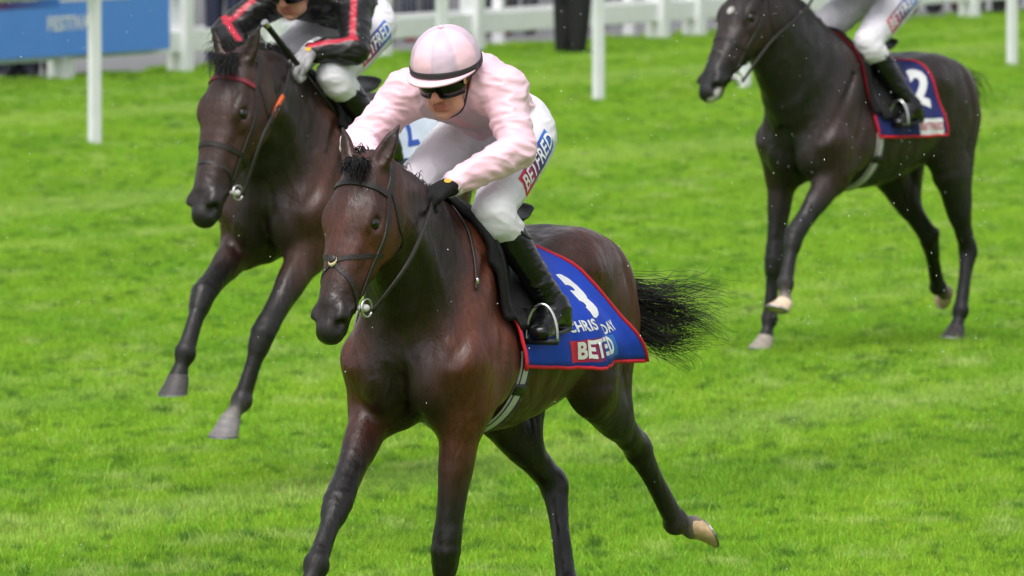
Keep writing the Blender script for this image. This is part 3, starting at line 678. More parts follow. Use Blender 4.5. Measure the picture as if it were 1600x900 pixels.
        if s > 0:
            bp = wr + (ha - wr) * .25; P0 = np.array([bp + V(.03, .02, .035)]); P0, g0 = GF.snap(P0, .002); n0 = g0[0]; u0 = nrm(np.cross(n0, (0, 0, 1))); w0 = np.cross(n0, u0)
            mesh_obj('badge', [P0[0] + .013 * (math.cos(a) * u0 + math.sin(a) * w0) for a in np.linspace(0, 2 * math.pi, 13)[:-1]], [tuple(range(12))], mat('gold_badge', lin(205, 165, 60), .4), gl)
    field_obj('body', B, .0055, M_skin, root, 1)
    def jc(v, c):
        if 'colfn' in look: return look['colfn'](v, c)
        return c
    jk = field_cloth('jacket', JK, look.get('vox', .007), look['silk'], root, look.get('amp', .004), look.get('wsc', (8, 9, 22)), None, jc, look.get('sm', 1))
    br = field_cloth('breeches', BR, .007, M_breech, root, .0042, (8, 10, 20), None, None, 1)
    if look.get('helmet', True):
        hm = helmet(root, q, look['cap']); goggles(root, q)
    return dict(jacket=jk, breeches=br, q=q, JK=JK, BR=BR)
def pose_j(o=(0, 0, 0), **k):
    J = dict(pelvis=(-.07, 0, 1.93), waist=(.09, 0, 2.03), chest=(.25, 0, 2.08), neck=(.38, .02, 2.09), head=(.475, .03, 2.128), hf=(.945, .0, -.33), hu=(.33, 0, .945),
        shL=(.335, .185, 2.075), shR=(.335, -.185, 2.055), elL=(.42, .265, 1.875), elR=(.46, -.30, 1.885), wrL=(.62, .115, 1.755), wrR=(.66, -.12, 1.76), haL=(.70, .07, 1.725), haR=(.72, -.08, 1.735),
        hipL=(-.02, .115, 1.90), hipR=(-.02, -.115, 1.90), knL=(.42, .185, 1.665), knR=(.42, -.185, 1.665), anL=(.205, .315, 1.325), anR=(.205, -.315, 1.325), toeL=(.345, .32, 1.245), toeR=(.345, -.32, 1.245), heelL=(.145, .325, 1.265), heelR=(.145, -.325, 1.265))
    J = {a: tuple(np.array(b) + (np.array(o) if a not in ('hf', 'hu') else 0)) for a, b in J.items()}
    J.update(k); return J
def jroot(i, label, cat='jockey'): return empty('person', POS[i][0], R(-90 - POS[i][1]), POS[i][2], label, cat, None)
PINK, MAUVE = lin(242, 200, 214), lin(190, 164, 178)
def pink_jacket(v, c):
    t = sstep(.10, .055, np.abs(v[:, 1])) * sstep(2.10, 2.0, v[:, 2] - 0 * v[:, 0]) * sstep(.1, .2, v[:, 0])      # mauve front panels
    w = sstep(.118, .10, np.abs(v[:, 1])) * sstep(2.085, 2.055, v[:, 2]) * sstep(.12, .18, v[:, 0])
    c = c * (1 - w[:, None] * .75) + np.array(MAUVE) * w[:, None] * .75
    pl = sstep(.026, .020, np.abs(v[:, 1] - .012)) * sstep(2.08, 2.05, v[:, 2]) * sstep(.18, .25, v[:, 0])
    c = c * (1 - pl[:, None]) + np.array(lin(228, 160, 182)) * pl[:, None]
    nz = np.array([mnoise.noise(Vector(p * 9)) for p in v])
    c = c * (1 + .10 * nz[:, None] * np.array([.2, 1, .8])); return c
cap1 = lambda ph, th: np.array(PINK) * 1.0 if (int((ph / (math.pi / 4)) % 8) % 2 == 0) else np.array(lin(208, 184, 202))
silk1 = mat('pink_silk', rough=.5, spec=.4, attr=True, bump=.3, bscale=26, detail=3, var=.04, sheen=.2)
def creases(m, scale=7, strength=.55, st=(1, 1, 1.8)):
    nt = m.node_tree; p = nt.nodes['Principled BSDF']; tc = nt.nodes.new('ShaderNodeTexCoord'); mp = nt.nodes.new('ShaderNodeMapping'); mp.inputs['Scale'].default_value = st; mp.inputs['Rotation'].default_value = (.4, .5, .2)
    n = nt.nodes.new('ShaderNodeTexNoise'); n.noise_type = 'RIDGED_MULTIFRACTAL'; n.inputs['Scale'].default_value = scale; n.inputs['Detail'].default_value = 3; n.inputs['Distortion'].default_value = .7
    b = nt.nodes.new('ShaderNodeBump'); b.inputs['Strength'].default_value = strength; b.inputs['Distance'].default_value = .02; L = nt.links.new
    L(tc.outputs['Object'], mp.inputs['Vector']); L(mp.outputs[0], n.inputs['Vector']); L(n.outputs[0], b.inputs['Height'])
    if p.inputs['Normal'].links: L(p.inputs['Normal'].links[0].from_socket, b.inputs['Normal'])
    L(b.outputs[0], p.inputs['Normal'])
creases(silk1, 7, .75); creases(M_breech, 7, .45, (1.6, 1, 1))
LOOK1 = dict(main=PINK, panel=MAUVE, silk=silk1, glove=M_glove, cap=cap1, colfn=pink_jacket, amp=.0068, vox=.0058, sm=1)
r1 = jroot(1, 'jockey in pale pink silks and helmet crouched over the bay racehorse in front')
j1 = jockey(r1, pose_j(), LOOK1)
BLKS, REDS = lin(24, 23, 25), lin(178, 30, 54)
def black_jacket(v, c):
    J = J2; w = np.zeros(len(v))
    for S in 'LR':
        pts = np.array([J['sh' + S], J['el' + S], J['wr' + S]], float) + V(.0, 0, 0)
        for a, b in zip(pts[:-1], pts[1:]):
            ab = b - a; t = np.clip(((v - a) @ ab) / (ab @ ab), 0, 1); d = v - (a + t[:, None] * ab); side = np.cross(nrm(ab), nrm(V(.75, .3, .7))); side = nrm(side)
            front = d @ nrm(V(.75, .3, .7)) > 0
            tt = ((v - a) @ ab) / (ab @ ab); w = np.maximum(w, front * sstep(.015, .011, np.abs(d @ side)) * (np.linalg.norm(d, axis=1) < .12) * (tt > -.1) * (tt < 1.08) * (1 if S == 'L' or True else 0))
    return c * (1 - w[:, None]) + np.array(REDS) * w[:, None]
J2 = pose_j((.03, 0, .04), shL=(.31, .19, 2.06), elL=(.50, .275, 1.87), wrL=(.60, .125, 1.855), haL=(.68, .10, 1.805), shR=(.36, -.20, 2.06), elR=(.52, -.30, 1.93), wrR=(.68, -.14, 1.84), haR=(.75, -.1, 1.81),
    knL=(.50, .185, 1.755), anL=(.265, .315, 1.46), toeL=(.40, .32, 1.37), heelL=(.20, .325, 1.40), head=(.52, .0, 2.135), hf=(.93, 0, -.37), hu=(.37, 0, .93), neck=(.40, 0, 2.10), chest=(.27, 0, 2.10))
silk2 = mat('black_silk', rough=.38, spec=.5, attr=True, bump=.35, bscale=22, detail=3)
creases(silk2, 9, .5)
LOOK2 = dict(main=BLKS, panel=BLKS, silk=silk2, glove=mat('grey_glove', lin(150, 148, 150), .7, .3, bump=.3, bscale=150, var=.45, vscale=26, stretch=(1, 3, 1)), cap=lambda ph, th: np.array(BLKS), colfn=black_jacket, amp=.006)
r2 = jroot(2, 'jockey in black silks with red sleeve stripes, holding a whip')
j2 = jockey(r2, J2, LOOK2)
NAVY = lin(28, 30, 52)
r3 = jroot(3, 'jockey in navy silks and white breeches on the nearly black racehorse')
silk3 = mat('navy_silk', rough=.45, attr=True, bump=.3, bscale=24)
J3 = pose_j((-.10, 0, -.03), elL=(.28, .27, 2.02), wrL=(.50, .11, 1.96), haL=(.57, .07, 1.94), shL=(.235, .185, 2.10), elR=(.28, -.27, 2.02), wrR=(.50, -.11, 1.96), haR=(.57, -.07, 1.94))
j3 = jockey(r3, J3, dict(main=NAVY, panel=NAVY, silk=silk3, glove=M_glove, cap=lambda ph, th: np.array(NAVY)))
# BETFRED print on the breeches
def thigh_print(root, j, J, h=.078, L=.31):
    bv = bvh_of(j['breeches'])
    hip, kn = V(*J['hipL']), V(*J['knL']); c = hip * .58 + kn * .42 + V(0, .09, .02); x = nrm(hip - kn); n = (.45, .86, .28)
    bx = decal('print_panel', rect_geo(L, h, 18, 6, .0), c, x, n, bv, .003, M_attr_print, j['breeches'], grad_box)
    tx = decal('lettering', text_geo('BETFRED', .074, .15, .02, .012), c, x, n, bv, .006, M_white_print, j['breeches'])
thigh_print(r1, j1, pose_j()); thigh_print(r2, j2, J2); thigh_print(r3, j3, J3)
# ------------------------------------------------------------------ hair, tack
M_hair = mat('black_horsehair', lin(20, 18, 18), .5, .35, var=.3, vscale=20)
def strand(p0, d0, length, n=9, grav=.0, wind=(0, 0, 0), curl=.02, bend=None):
    p = V(*p0); d = nrm(d0); out = [p.copy()]; ph = random.uniform(0, 6.28); fr = random.uniform(5, 11); ax = nrm(rng.normal(size=3))
    for i in range(n):
        t = i / n
        d = nrm(d + (V(0, 0, -1) * grav + V(*wind)) * length / n + ax * curl * math.sin(ph + fr * t)); p = p + d * length / n; out.append(p.copy())
    return out
def forelock(hd, root, hp, n=140, L=(.12, .19)):
    cs = []
    for _ in range(n):
        s = random.uniform(-.045, .05); p0 = hp(random.uniform(-.03, .02), s, .025 + random.uniform(0, .02))
        d = hd['f'] * .8 + hd['a'] * .15 + hd['sd'] * random.uniform(.0, .7)
        cs.append(strand(p0, d, random.uniform(*L), 8, 0, tuple(hd['a'] * 9 - hd['f'] * 4 + hd['sd'] * random.uniform(0, 6)), .05))
    return hair('forelock', cs, .0022, M_hair, root)
def mane(hd, root, F, T, hp, n=420, side=-1, L=(.10, .20), up=.35):
    cs = []; a0 = hp(-.02, 0, -.02); a1 = hd['nm'] + hd['nup'] * .2; a2 = T(.46, 0, 1.63); base = catmull([a0, a1, a2], 20)
    bp, bg = F.snap(base, 0.0, 6)
    for _ in range(n):
        t = random.random() ** .9; i = min(len(bp) - 1, int(t * len(bp))); p0 = bp[i] + rng.normal(size=3) * .008
        d = bg[i] * up + V(-.55, side * random.uniform(.15, .9), .1)
        cs.append(strand(p0 - bg[i] * .01, d, random.uniform(*L), 8, 8 + random.uniform(-2, 2), (-3.5, side * 1.0, 0), .05))
    return hair('mane', cs, .0022, M_hair, root)
def tail(root, guides, n, spread, rad=.0026, curl=.05, locks=30):
    """strands gathered in wind-blown locks"""
    cs = []; G = []
    for _ in range(locks):
        w = rng.dirichlet(np.ones(len(guides)) * .4); g = sum(w[i] * np.array(guides[i], float) for i in range(len(guides))); c = catmull(g, 5); m = len(c); t = np.linspace(0, 1, m)
        ax = nrm(rng.normal(size=3)); c = c + (ax[None, :] * (curl * t * np.sin(random.uniform(0, 6.28) + t * random.uniform(4, 9)))[:, None]) + (np.cumsum(rng.normal(size=(m, 3)), 0) * spread * .3 / m ** .5) * t[:, None]
        G.append((c, random.uniform(.65, 1.0)))
    for _ in range(n):
        c, L = random.choice(G); m = len(c); t = np.linspace(0, 1, m); off = rng.normal(size=3)
        c = c + off[None, :] * (.014 + .010 * np.sin(np.pi * t * .8) - .010 * t)[:, None] + np.cumsum(rng.normal(size=(m, 3)), 0) * (spread * .16 / m ** .5) * t[:, None]
        cs.append(c[:max(5, int(m * L * random.uniform(.68, .95)))])
    return hair('tail', cs, rad, M_hair, root)
root1, F1, hp1, T1, hd1 = h1; root2, F2, hp2, T2, hd2 = h2; root3, F3, hp3, T3, hd3 = h3
def dock(F, T, root):
    D = Field(); D.chain([T(-.66, 0, 1.44), T(-.76, 0, 1.40), T(-.84, .03, 1.30)], [.045, .04, .026], None, .02, n=3); return field_obj('dock', D, .01, M_hair, root)
dock(F1, T1, root1); forelock(hd1, root1, hp1, 260, (.07, .12)); mane(hd1, root1, F1, T1, hp1, 520, -1, up=.5)
tail(root1, [[(-.74, 0, 1.40), (-.86, .10, 1.36), (-.94, .26, 1.34), (-.99, .40, 1.38), (-1.0, .47, 1.47)], [(-.74, 0, 1.40), (-.86, .10, 1.33), (-.96, .26, 1.27), (-1.03, .40, 1.25), (-1.06, .50, 1.27)],
    [(-.76, 0, 1.38), (-.87, .08, 1.29), (-.97, .24, 1.21), (-1.04, .38, 1.17), (-1.10, .50, 1.18)], [(-.76, 0, 1.36), (-.87, .07, 1.25), (-.96, .20, 1.15), (-1.03, .34, 1.09), (-1.08, .45, 1.07)],
    [(-.76, 0, 1.36), (-.86, .06, 1.22), (-.93, .17, 1.10), (-.98, .26, 1.01), (-1.0, .31, .94)]], 850, .10, .0017, .085, 30)
dock(F2, T2, root2); forelock(hd2, root2, hp2, 220, (.10, .16)); mane(hd2, root2, F2, T2, hp2, 900, -1, (.18, .28), 1.2)
tail(root2, [[(-.76, 0, 1.5), (-.95, .02, 1.46), (-1.15, .05, 1.3), (-1.3, .05, 1.1)], [(-.76, 0, 1.48), (-.93, -.02, 1.4), (-1.05, 0, 1.2), (-1.1, 0, .95)]], 200, .05)
dock(F3, T3, root3); mane(hd3, root3, F3, T3, hp3, 380, -1, up=.3); forelock(hd3, root3, hp3, 100)
tail(root3, [[(-.74, 0, 1.42), (-.92, .06, 1.42), (-1.0, .12, 1.30), (-.98, .14, 1.12)], [(-.74, 0, 1.40), (-.88, .0, 1.34), (-.96, .0, 1.2), (-1.0, .0, .95)]], 200, .04)

def surf_many(F, lx, ang, zc):
    """skin points on rays from the trunk axis: ang 0 = spine, 90 = left side"""
    lx = np.asarray(lx, float).ravel(); a = np.radians(np.asarray(ang, float).ravel()); n = len(lx)
    d = np.stack([np.zeros(n), np.sin(a), np.cos(a)], 1); o = np.stack([lx, np.zeros(n), np.full(n, zc)], 1)
    lo = np.full(n, .06); hi = np.full(n, .62); ts = np.linspace(.06, .62, 20)
    v = F.val((o[:, None, :] + ts[None, :, None] * d[:, None, :]).reshape(-1, 3)).reshape(n, -1); i = np.argmax(v > 0, 1)
    hi = ts[i]; lo = ts[np.maximum(i - 1, 0)]
    for _ in range(5):
        m = (lo + hi) / 2; w = F.val(o + m[:, None] * d) > 0; hi = np.where(w, m, hi); lo = np.where(w, lo, m)
    return o + ((lo + hi) / 2)[:, None] * d
def surf(F, lx, ang, zc): return surf_many(F, [lx], [ang], zc)[0]
def girth(F, root_i, zc, lx, wid, col_m, label, lx_top=None):
    r = empty('girth', POS[root_i][0], R(-90 - POS[root_i][1]), POS[root_i][2], label, 'girth')
    angs = np.linspace(95, 265, 41); p = surf_many(F, np.full(41, lx), angs, zc); p, g = F.snap(p, .003)
    v, f = band_geo(p, g, wid, .005); mesh_obj('webbing', v, f, col_m, r)
    for s in (-.33, .33):
        sd = np.cross(np.gradient(p, axis=0), g); sd /= np.linalg.norm(sd, axis=1)[:, None]
        v, f = band_geo(p + sd * wid * s + g * .0052, g, wid * .13, .0012); mesh_obj('stripe', v, f, mat('navy_webbing', lin(44, 48, 92), .7), r)
    v, f = band_geo(p[6:9] + g[6:9] * .006, g[6:9], wid * 1.1, .004); mesh_obj('keeper', v, f, M_black, r)
    return r
def draped(F, zc, fr, bk, amax, off=.012, flare=.0, nu=36, nv=44, folds=.010, seed=0, free=None):
    """grid of points lying over the back: u front..back, v left bottom .. spine .. right bottom"""
    vv, uu = np.meshgrid(1 - 2 * np.arange(nv + 1) / nv, np.arange(nu + 1) / nu, indexing='ij'); av = np.abs(vv)
    lx = (fr[0] + (fr[1] - fr[0]) * av) * (1 - uu) + (bk[0] + (bk[1] - bk[0]) * av) * uu
    G = surf_many(F, lx, vv * (amax[0] + (amax[1] - amax[0]) * uu), zc).reshape(nv + 1, nu + 1, 3)
    P = G.reshape(-1, 3); n = F.grad(P).reshape(G.shape); P2 = G.copy()
    for j in range(nv + 1):
        v = 1 - 2 * j / nv; av = abs(v)
        for i in range(nu + 1):
            u = i / nu; w = sstep(.25, 1, av)
            fo = folds * w * (math.sin(u * 15 + av * 3 + seed) + .6 * math.sin(u * 31 - av * 5 + seed * 2) * .6) + folds * w
            fl = flare * u ** 1.5 * w
            P2[j, i] = G[j, i] + n[j, i] * (off + fo) + V(-.3, np.sign(v) * 1.0, .05) * fl
    for _ in range(2):
        Q = P2.copy(); Q[1:-1, 1:-1] = (P2[:-2, 1:-1] + P2[2:, 1:-1] + P2[1:-1, :-2] + P2[1:-1, 2:] + 2 * P2[1:-1, 1:-1]) / 6; P2 = Q
    return P2
def sheet(name, G, m, parent, thick=.003):
    nv, nu = G.shape[0], G.shape[1]; v = G.reshape(-1, 3)
    f = [(j * nu + i, j * nu + i + 1, (j + 1) * nu + i + 1, (j + 1) * nu + i) for j in range(nv - 1) for i in range(nu - 1)]
    o = mesh_obj(name, v, f, m, parent, True)
    so = o.modifiers.new('thickness', 'SOLIDIFY'); so.thickness = thick; so.offset = 0
    return o
def pleated(F, zc, fr, bk, amax, off, flare, seed, nu=64, nv=44, h=.032, uf=.56, lap=.06):
    """cloth with one real overlapping pleat that hides part of the print"""
    vv, uu = np.meshgrid(1 - 2 * np.arange(nv + 1) / nv, np.arange(nu + 1) / nu, indexing='ij'); av = np.abs(vv); w = sstep(.12, .5, av)
    e = .07; ub = np.where(uu < uf, uu / uf * .62, np.where(uu < uf + e, .62 - lap * w * (uu - uf) / e, 0)); r_ = np.clip((uu - uf - e) / (1 - uf - e), 0, 1); ub = np.where(uu >= uf + e, (.62 - lap * w) * (1 - r_) + r_, ub)
    oo = np.where(uu < uf, h * sstep(.2, uf, uu), np.where(uu < uf + e, h + (0 - h) * sstep(0, 1, (uu - uf) / e) * .85, .15 * h * (1 - r_))) * w
    lx = (fr[0] + (fr[1] - fr[0]) * av) * (1 - ub) + (bk[0] + (bk[1] - bk[0]) * av) * ub
    G = surf_many(F, lx, vv * (amax[0] + (amax[1] - amax[0]) * ub), zc); n = F.grad(G).reshape(nv + 1, nu + 1, 3); G = G.reshape(nv + 1, nu + 1, 3)
    w2 = sstep(.25, 1, av); fo = .007 * w2 * (np.sin(ub * 17 + av * 3 + seed) + .5 * np.sin(ub * 37 - av * 6 + seed * 2)) + .009 * w2 + .004 * np.sin(av * 21 + ub * 9) * w2
    P2 = G + n * (off + oo + fo)[..., None] + np.stack([-.3 * np.ones_like(ub), np.sign(vv), .05 * np.ones_like(ub)], -1) * (flare * ub ** 1.5 * w2)[..., None]
    return P2
def decal_uv(name, geo, G, u0, v0, rot, m, parent, off=.003, colfn=None):
    """flat print laid into the weave of a draped grid"""
    v2, f = geo; nv, nu = G.shape[:2]; c, s = math.cos(R(rot)), math.sin(R(rot)); j0 = (1 - v0) / 2 * (nv - 1)
    row = G[int(round(j0))]; W = np.concatenate([[0], np.cumsum(np.linalg.norm(np.diff(row, axis=0), axis=1))]); colm = G[:, int(u0 * (nu - 1))]; Hh = np.concatenate([[0], np.cumsum(np.linalg.norm(np.diff(colm, axis=0), axis=1))])
    w0 = np.interp(u0 * (nu - 1), np.arange(nu), W); h0 = np.interp(j0, np.arange(nv), Hh)
    du = np.gradient(G, axis=1); dv = np.gradient(G, axis=0); NN = np.cross(du, dv); NN /= np.linalg.norm(NN, axis=2, keepdims=True) + 1e-9
    if NN[nv // 4, nu // 4, 1] < 0: NN = -NN
    out = []
    for a, b in v2:
        x, y = a * c - b * s, a * s + b * c
        i = float(np.interp(w0 + x, W, np.arange(nu))); j = float(np.interp(h0 + y, Hh, np.arange(nv)))
        i0, j0_ = min(int(i), nu - 2), min(int(j), nv - 2); fi, fj = i - i0, j - j0_
        g = lambda A: (A[j0_, i0] * (1 - fi) + A[j0_, i0 + 1] * fi) * (1 - fj) + (A[j0_ + 1, i0] * (1 - fi) + A[j0_ + 1, i0 + 1] * fi) * fj
        out.append(g(G) + g(NN) * off)
    return mesh_obj(name, out, f, m, parent, True, colfn(v2) if colfn else None)
def number_cloth(i, F, zc, label, fr, bk, amax, flare, main, seed=0, off=.014, pleat=False):
    r = empty('saddle_cloth', POS[i][0], R(-90 - POS[i][1]), POS[i][2], label, 'saddle cloth')
    G = pleated(F, zc, fr, bk, amax, off, flare, seed) if pleat else draped(F, zc, fr, bk, amax, off, flare, seed=seed)
    c = sheet('cloth', G, main, r)
    # red binding on the outer edges
    pth = [G[j, 0] for j in range(0, G.shape[0])]; 
    loop = [G[0, i_] for i_ in range(G.shape[1])] + [G[j, -1] for j in range(1, G.shape[0])] + [G[-1, i_] for i_ in range(G.shape[1] - 2, -1, -1)] + [G[j, 0] for j in range(G.shape[0] - 2, 0, -1)] + [G[0, 0], G[0, 1]]
    v, f = tube_geo(np.array(loop), .0075, 6); mesh_obj('binding', v, f, mat('red_binding', lin(205, 24, 44), .6), r)
    return r, c, G
def saddle(i, F, zc, label, T, foot, seat=(.30, -.12), flap=(.455, .27), amax=80, kn=None):
    r = empty('saddle', POS[i][0], R(-90 - POS[i][1]), POS[i][2], label, 'saddle')
    G = draped(F, zc, (flap[0] + .02, flap[0] - .06), (flap[1] - .26, flap[1] - .06), (amax, amax), .032, 0, 16, 40, .002); sheet('flap', G, mat('saddle_flap', lin(26, 25, 26), .55, .4, bump=.2, bscale=80), r, .012)
    G = draped(F, zc, (flap[0] + .05, flap[0] + .0), (flap[1] - .20, flap[1] + .05), (amax - 8, amax - 8), .024, 0, 12, 36, .002); sheet('knee_pad', G, mat('saddle_pad', lin(22, 22, 23), .8, .3, bump=.3, bscale=160), r, .02)
    S = Field(); zt = surf(F, .15, 0, zc)[2]
    S.chain([(seat[0] + .06, 0, zt + .10), (seat[0] - .08, 0, zt + .045), (seat[1] + .08, 0, zt + .04), (seat[1], 0, zt + .075)], [(.045, .03), (.075, .028), (.10, .025), (.10, .02)], (0, 1, 0), .02, n=4)
    field_obj('seat', S, .008, M_black, r)
    for s in (-1, 1):
        t = V(*foot) * V(1, s, 1); top = surf(F, flap[1] + .06, 60 * s, zc)
        tp = t + V(0, .0, .115)
        p = catmull([top + V(0, .045 * s, 0), top * .5 + tp * .5 + V(0, .035 * s, 0), tp], 6)
        v, f = band_geo(p, [V(0, s, .2)] * len(p), .02, .004); mesh_obj('stirrup_leather', v, f, M_black, r)
        arc = [t + V(0, .058 * math.sin(a), .115 * math.cos(a) if abs(a) < 1.6 else 0) for a in np.linspace(-1.57, 1.57, 17)]
        arc = [t + V(0, -.058, -.012)] + arc + [t + V(0, .058, -.012)]
        v, f = tube_geo(np.array(arc), .0065, 8); st = mesh_obj('stirrup', v, f, M_metal, r)
        v, f = tube_geo(np.array([t + V(0, -.06, -.014), t + V(0, .06, -.014)]), .011, 8); mesh_obj('tread', v, f, mat('black_rubber', lin(20, 20, 21), .55), st)
    return r
BLUE = mat('blue_cloth', lin(30, 70, 190), .6, .3, var=.12, vscale=10, bump=.3, bscale=18, detail=3)
NAVYC = mat('navy_cloth', lin(34, 44, 104), .65, .3, var=.12, vscale=10, bump=.3, bscale=18, detail=3)
zc = 1.20
c1r, c1m, G1 = number_cloth(1, F1, zc, 'blue number cloth with red edge under the pink jockey', (.41, .385), (.0, -.42), (107, 109), .085, BLUE, .4, pleat=True)
def cl(G, u, v): j = (1 - v) / 2 * (G.shape[0] - 1); i = u * (G.shape[1] - 1); return G[int(round(j)), int(round(i))]
decal_uv('lettering', text_geo('CHRISTMAS', .060, 0, .03, .010), G1, .545, .76, 0, M_white_print, c1m, .003)
decal_uv('lettering', text_geo('DAY', .060, 0, .03, .010), G1, .83, .775, 10, M_white_print, c1m, .003)
decal_uv('number', text_geo('3', .27, 0, .05, .012), G1, .775, .58, -22, M_white_print, c1m, .003)
decal_uv('print_panel', rect_geo(.46, .088, 40, 6), G1, .60, .895, 2, M_attr_print, c1m, .003, grad_box)
decal_uv('lettering', text_geo('BETFRED', .092, .12, .04, .010), G1, .60, .895, 2, M_white_print, c1m, .005)
girth(F1, 1, zc, .30, .075, mat('cream_webbing', lin(196, 194, 186), .7, var=.1, vscale=60), 'cream girth with navy stripes under the bay racehorse')
saddle(1, F1, zc, 'small black racing saddle under the jockey in pink', T1, (.33, .325, 1.225))
c2r, c2m, G2 = number_cloth(2, F2, 1.29, 'white and blue number cloth behind the jockey in black', (.46, .40), (-.10, -.42), (96, 92), .05, mat('pale_blue_cloth', lin(205, 214, 232), .6, var=.2, vscale=7), .9)
bv2 = bvh_of(c2m); decal('print_panel', rect_geo(.5, .12, 20, 6), cl(G2, .55, .86), V(-1, 0, 0), (.2, .95, .2), bv2, .004, mat('navy_print', lin(30, 46, 110), .6), c2m)
decal('number', text_geo('2', .2, 0, .02, .02), cl(G2, .74, .5), V(-1, 0, 0), (.2, .9, .4), bv2, .004, mat('blue_print', lin(40, 80, 170), .6), c2m)
girth(F2, 2, 1.29, .32, .07, mat('cream_webbing'), 'pale girth round the dark bay racehorse on the left')
saddle(2, F2, 1.29, 'small black racing saddle under the jockey in black', T2, (.39, .325, 1.35))
c3r, c3m, G3 = number_cloth(3, F3, 1.18, 'navy number cloth with red edge on the nearly black racehorse', (.40, .33), (-.17, -.25), (99, 99), .02, NAVYC, 1.7)
bv3 = bvh_of(c3m); n3 = (.3, .93, .2)
decal('number', text_geo('2', .26, 0, .05, .02), cl(G3, .80, .50), V(-1, 0, -.3), n3, bv3, .004, M_white_print, c3m)
decal('print_panel', rect_geo(.22, .085, 18, 6), cl(G3, .74, .89), V(-1, 0, 0), n3, bv3, .003, M_white_print, c3m)
decal('lettering', text_geo('BETFRED', .052, .12, .02, .012), cl(G3, .74, .89), V(-1, 0, 0), n3, bv3, .005, mat('red_print', lin(190, 60, 90), .6), c3m)
girth(F3, 3, 1.18, .30, .07, mat('cream_webbing'), 'pale girth round the nearly black racehorse')
saddle(3, F3, 1.18, 'small black racing saddle under the jockey in navy', T3, (.24, .325, 1.215), flap=(.36, .18))

def bridle(i, F, hp, hd, label, brow, J, nose='cross', reinL=None, reinR=None, over=None):
    r = empty('bridle', POS[i][0], R(-90 - POS[i][1]), POS[i][2], label, 'bridle'); sm = M_strap
    S = lambda name, pts, w, m=sm, **k: strap(name, pts, w, m, r, F, **k)
    S('browband', [hp(.075, -.098, -.035), hp(.068, -.075, .03), hp(.066, 0, .055), hp(.068, .075, .03), hp(.075, .098, -.035)], .024, brow, thick=.006)
    S('headpiece', [hp(.07, -.095, -.04), hp(.0, -.075, -.05), hp(-.045, 0, -.03), hp(.0, .075, -.05), hp(.07, .095, -.04)], .024)
    for s in (-1, 1):
        bit = hp(.455, .072 * s, -.105)
        S('cheekpiece', [hp(.07, .098 * s, -.04), hp(.17, .108 * s, -.065), hp(.30, .088 * s, -.075), hp(.42, .07 * s, -.098)], .019)
        S('throat_lash', [hp(.06, .096 * s, -.055), hp(.15, .108 * s, -.13), hp(.17, .05 * s, -.215), hp(.17, 0, -.225)], .015)
        a = np.linspace(0, 2 * math.pi, 25); sd, ax, f = hd['sd'] * s, hd['a'], hd['f']
        v, f_ = tube_geo([bit + sd * .012 + ax * .030 * math.cos(t) + f * .030 * math.sin(t) for t in a], .0042, 8, False); mesh_obj('bit_ring', v, f_, M_metal, r)
        B = Field(); B.cap(bit - sd * .02, bit + sd * .006, (.015, .011), (.02, .014), None, .008); field_obj('bit_guard', B, .005, mat('white_rubber', lin(205, 203, 198), .5), r)
        rp = (reinL if s > 0 else reinR)
        if rp:
            pts = [bit + sd * .014 - hd['f'] * .03] + [V(*p) for p in rp]; cp = catmull(pts, 8)
            v, f_ = band_geo(cp, [V(.3, s, .2)] * len(cp), .017, .004); mesh_obj('rein', v, f_, sm, r)
    if nose == 'cross':
        for s in (-1, 1):
            S('noseband', [hp(.27, -.095 * s, -.10), hp(.30, -.075 * s, -.03), hp(.345, 0, .02), hp(.41, .058 * s, -.035), hp(.46, .052 * s, -.10), hp(.47, .02 * s, -.135)], .018)
        p, g = F.snap([hp(.345, 0, .03)], .006); B = Field(); B.ell(p[0], (.019, .022, .008), (hd['sd'], hd['a'], hd['f']), .005); field_obj('nose_pad', B, .005, mat('sheepskin', lin(205, 190, 150), .9, bump=.6, bscale=120), r)
        B = Field(); B.ell(p[0] + hd['f'] * .006 - hd['a'] * .006, (.017, .017, .007), (hd['sd'], hd['a'], hd['f']), .005); field_obj('nose_rosette', B, .004, sm, r)
    else:
        S('noseband', [hp(.34, 0, -.165), hp(.33, -.07, -.12), hp(.32, -.076, -.04), hp(.315, 0, .02), hp(.32, .076, -.04), hp(.33, .07, -.12), hp(.34, 0, -.165)], .022)
        S('drop_strap', [hp(.40, -.066, -.06), hp(.385, 0, .005), hp(.40, .066, -.06), hp(.45, .055, -.11), hp(.47, 0, -.14)], .015)
    return r
brown_b = M_strap; red_b = mat('red_browband', lin(120, 26, 42), .5, bump=.5, bscale=150)
bridle(1, F1, hp1, hd1, 'brown leather bridle with crossed noseband on the bay racehorse', brown_b, None, 'cross', [(1.12, .17, 1.50), (.92, .15, 1.63), (.75, .10, 1.70), (.69, .06, 1.715)], [(.92, -.15, 1.62), (.74, -.09, 1.725)])
bridle(2, F2, hp2, hd2, 'bridle with red browband on the dark bay racehorse', red_b, None, 'plain', [(1.12, .17, 1.52), (.92, .16, 1.68), (.76, .11, 1.79), (.68, .08, 1.82)], [(.9, -.17, 1.66), (.75, -.1, 1.80)])
bridle(3, F3, hp3, hd3, 'dark bridle on the nearly black racehorse', brown_b, None, 'plain', [(1.15, .12, 1.66), (.9, .15, 1.80), (.70, .1, 1.90), (.58, .07, 1.94)], [(.9, -.2, 1.78), (.7, -.1, 1.90), (.58, -.07, 1.94)])
og = catmull([(1.02, .165, 1.60), (.96, .163, 1.655), (.92, .16, 1.68)], 4); v, f = band_geo(og, [V(.3, 1, .2)] * len(og), .022, .007)
for c_ in bpy.data.objects:
    if c_.name.startswith('bridle') and c_.get('label', '').startswith('bridle with red'): mesh_obj('orange_grip', v, f, mat('orange_rubber', lin(215, 95, 45), .6), c_)
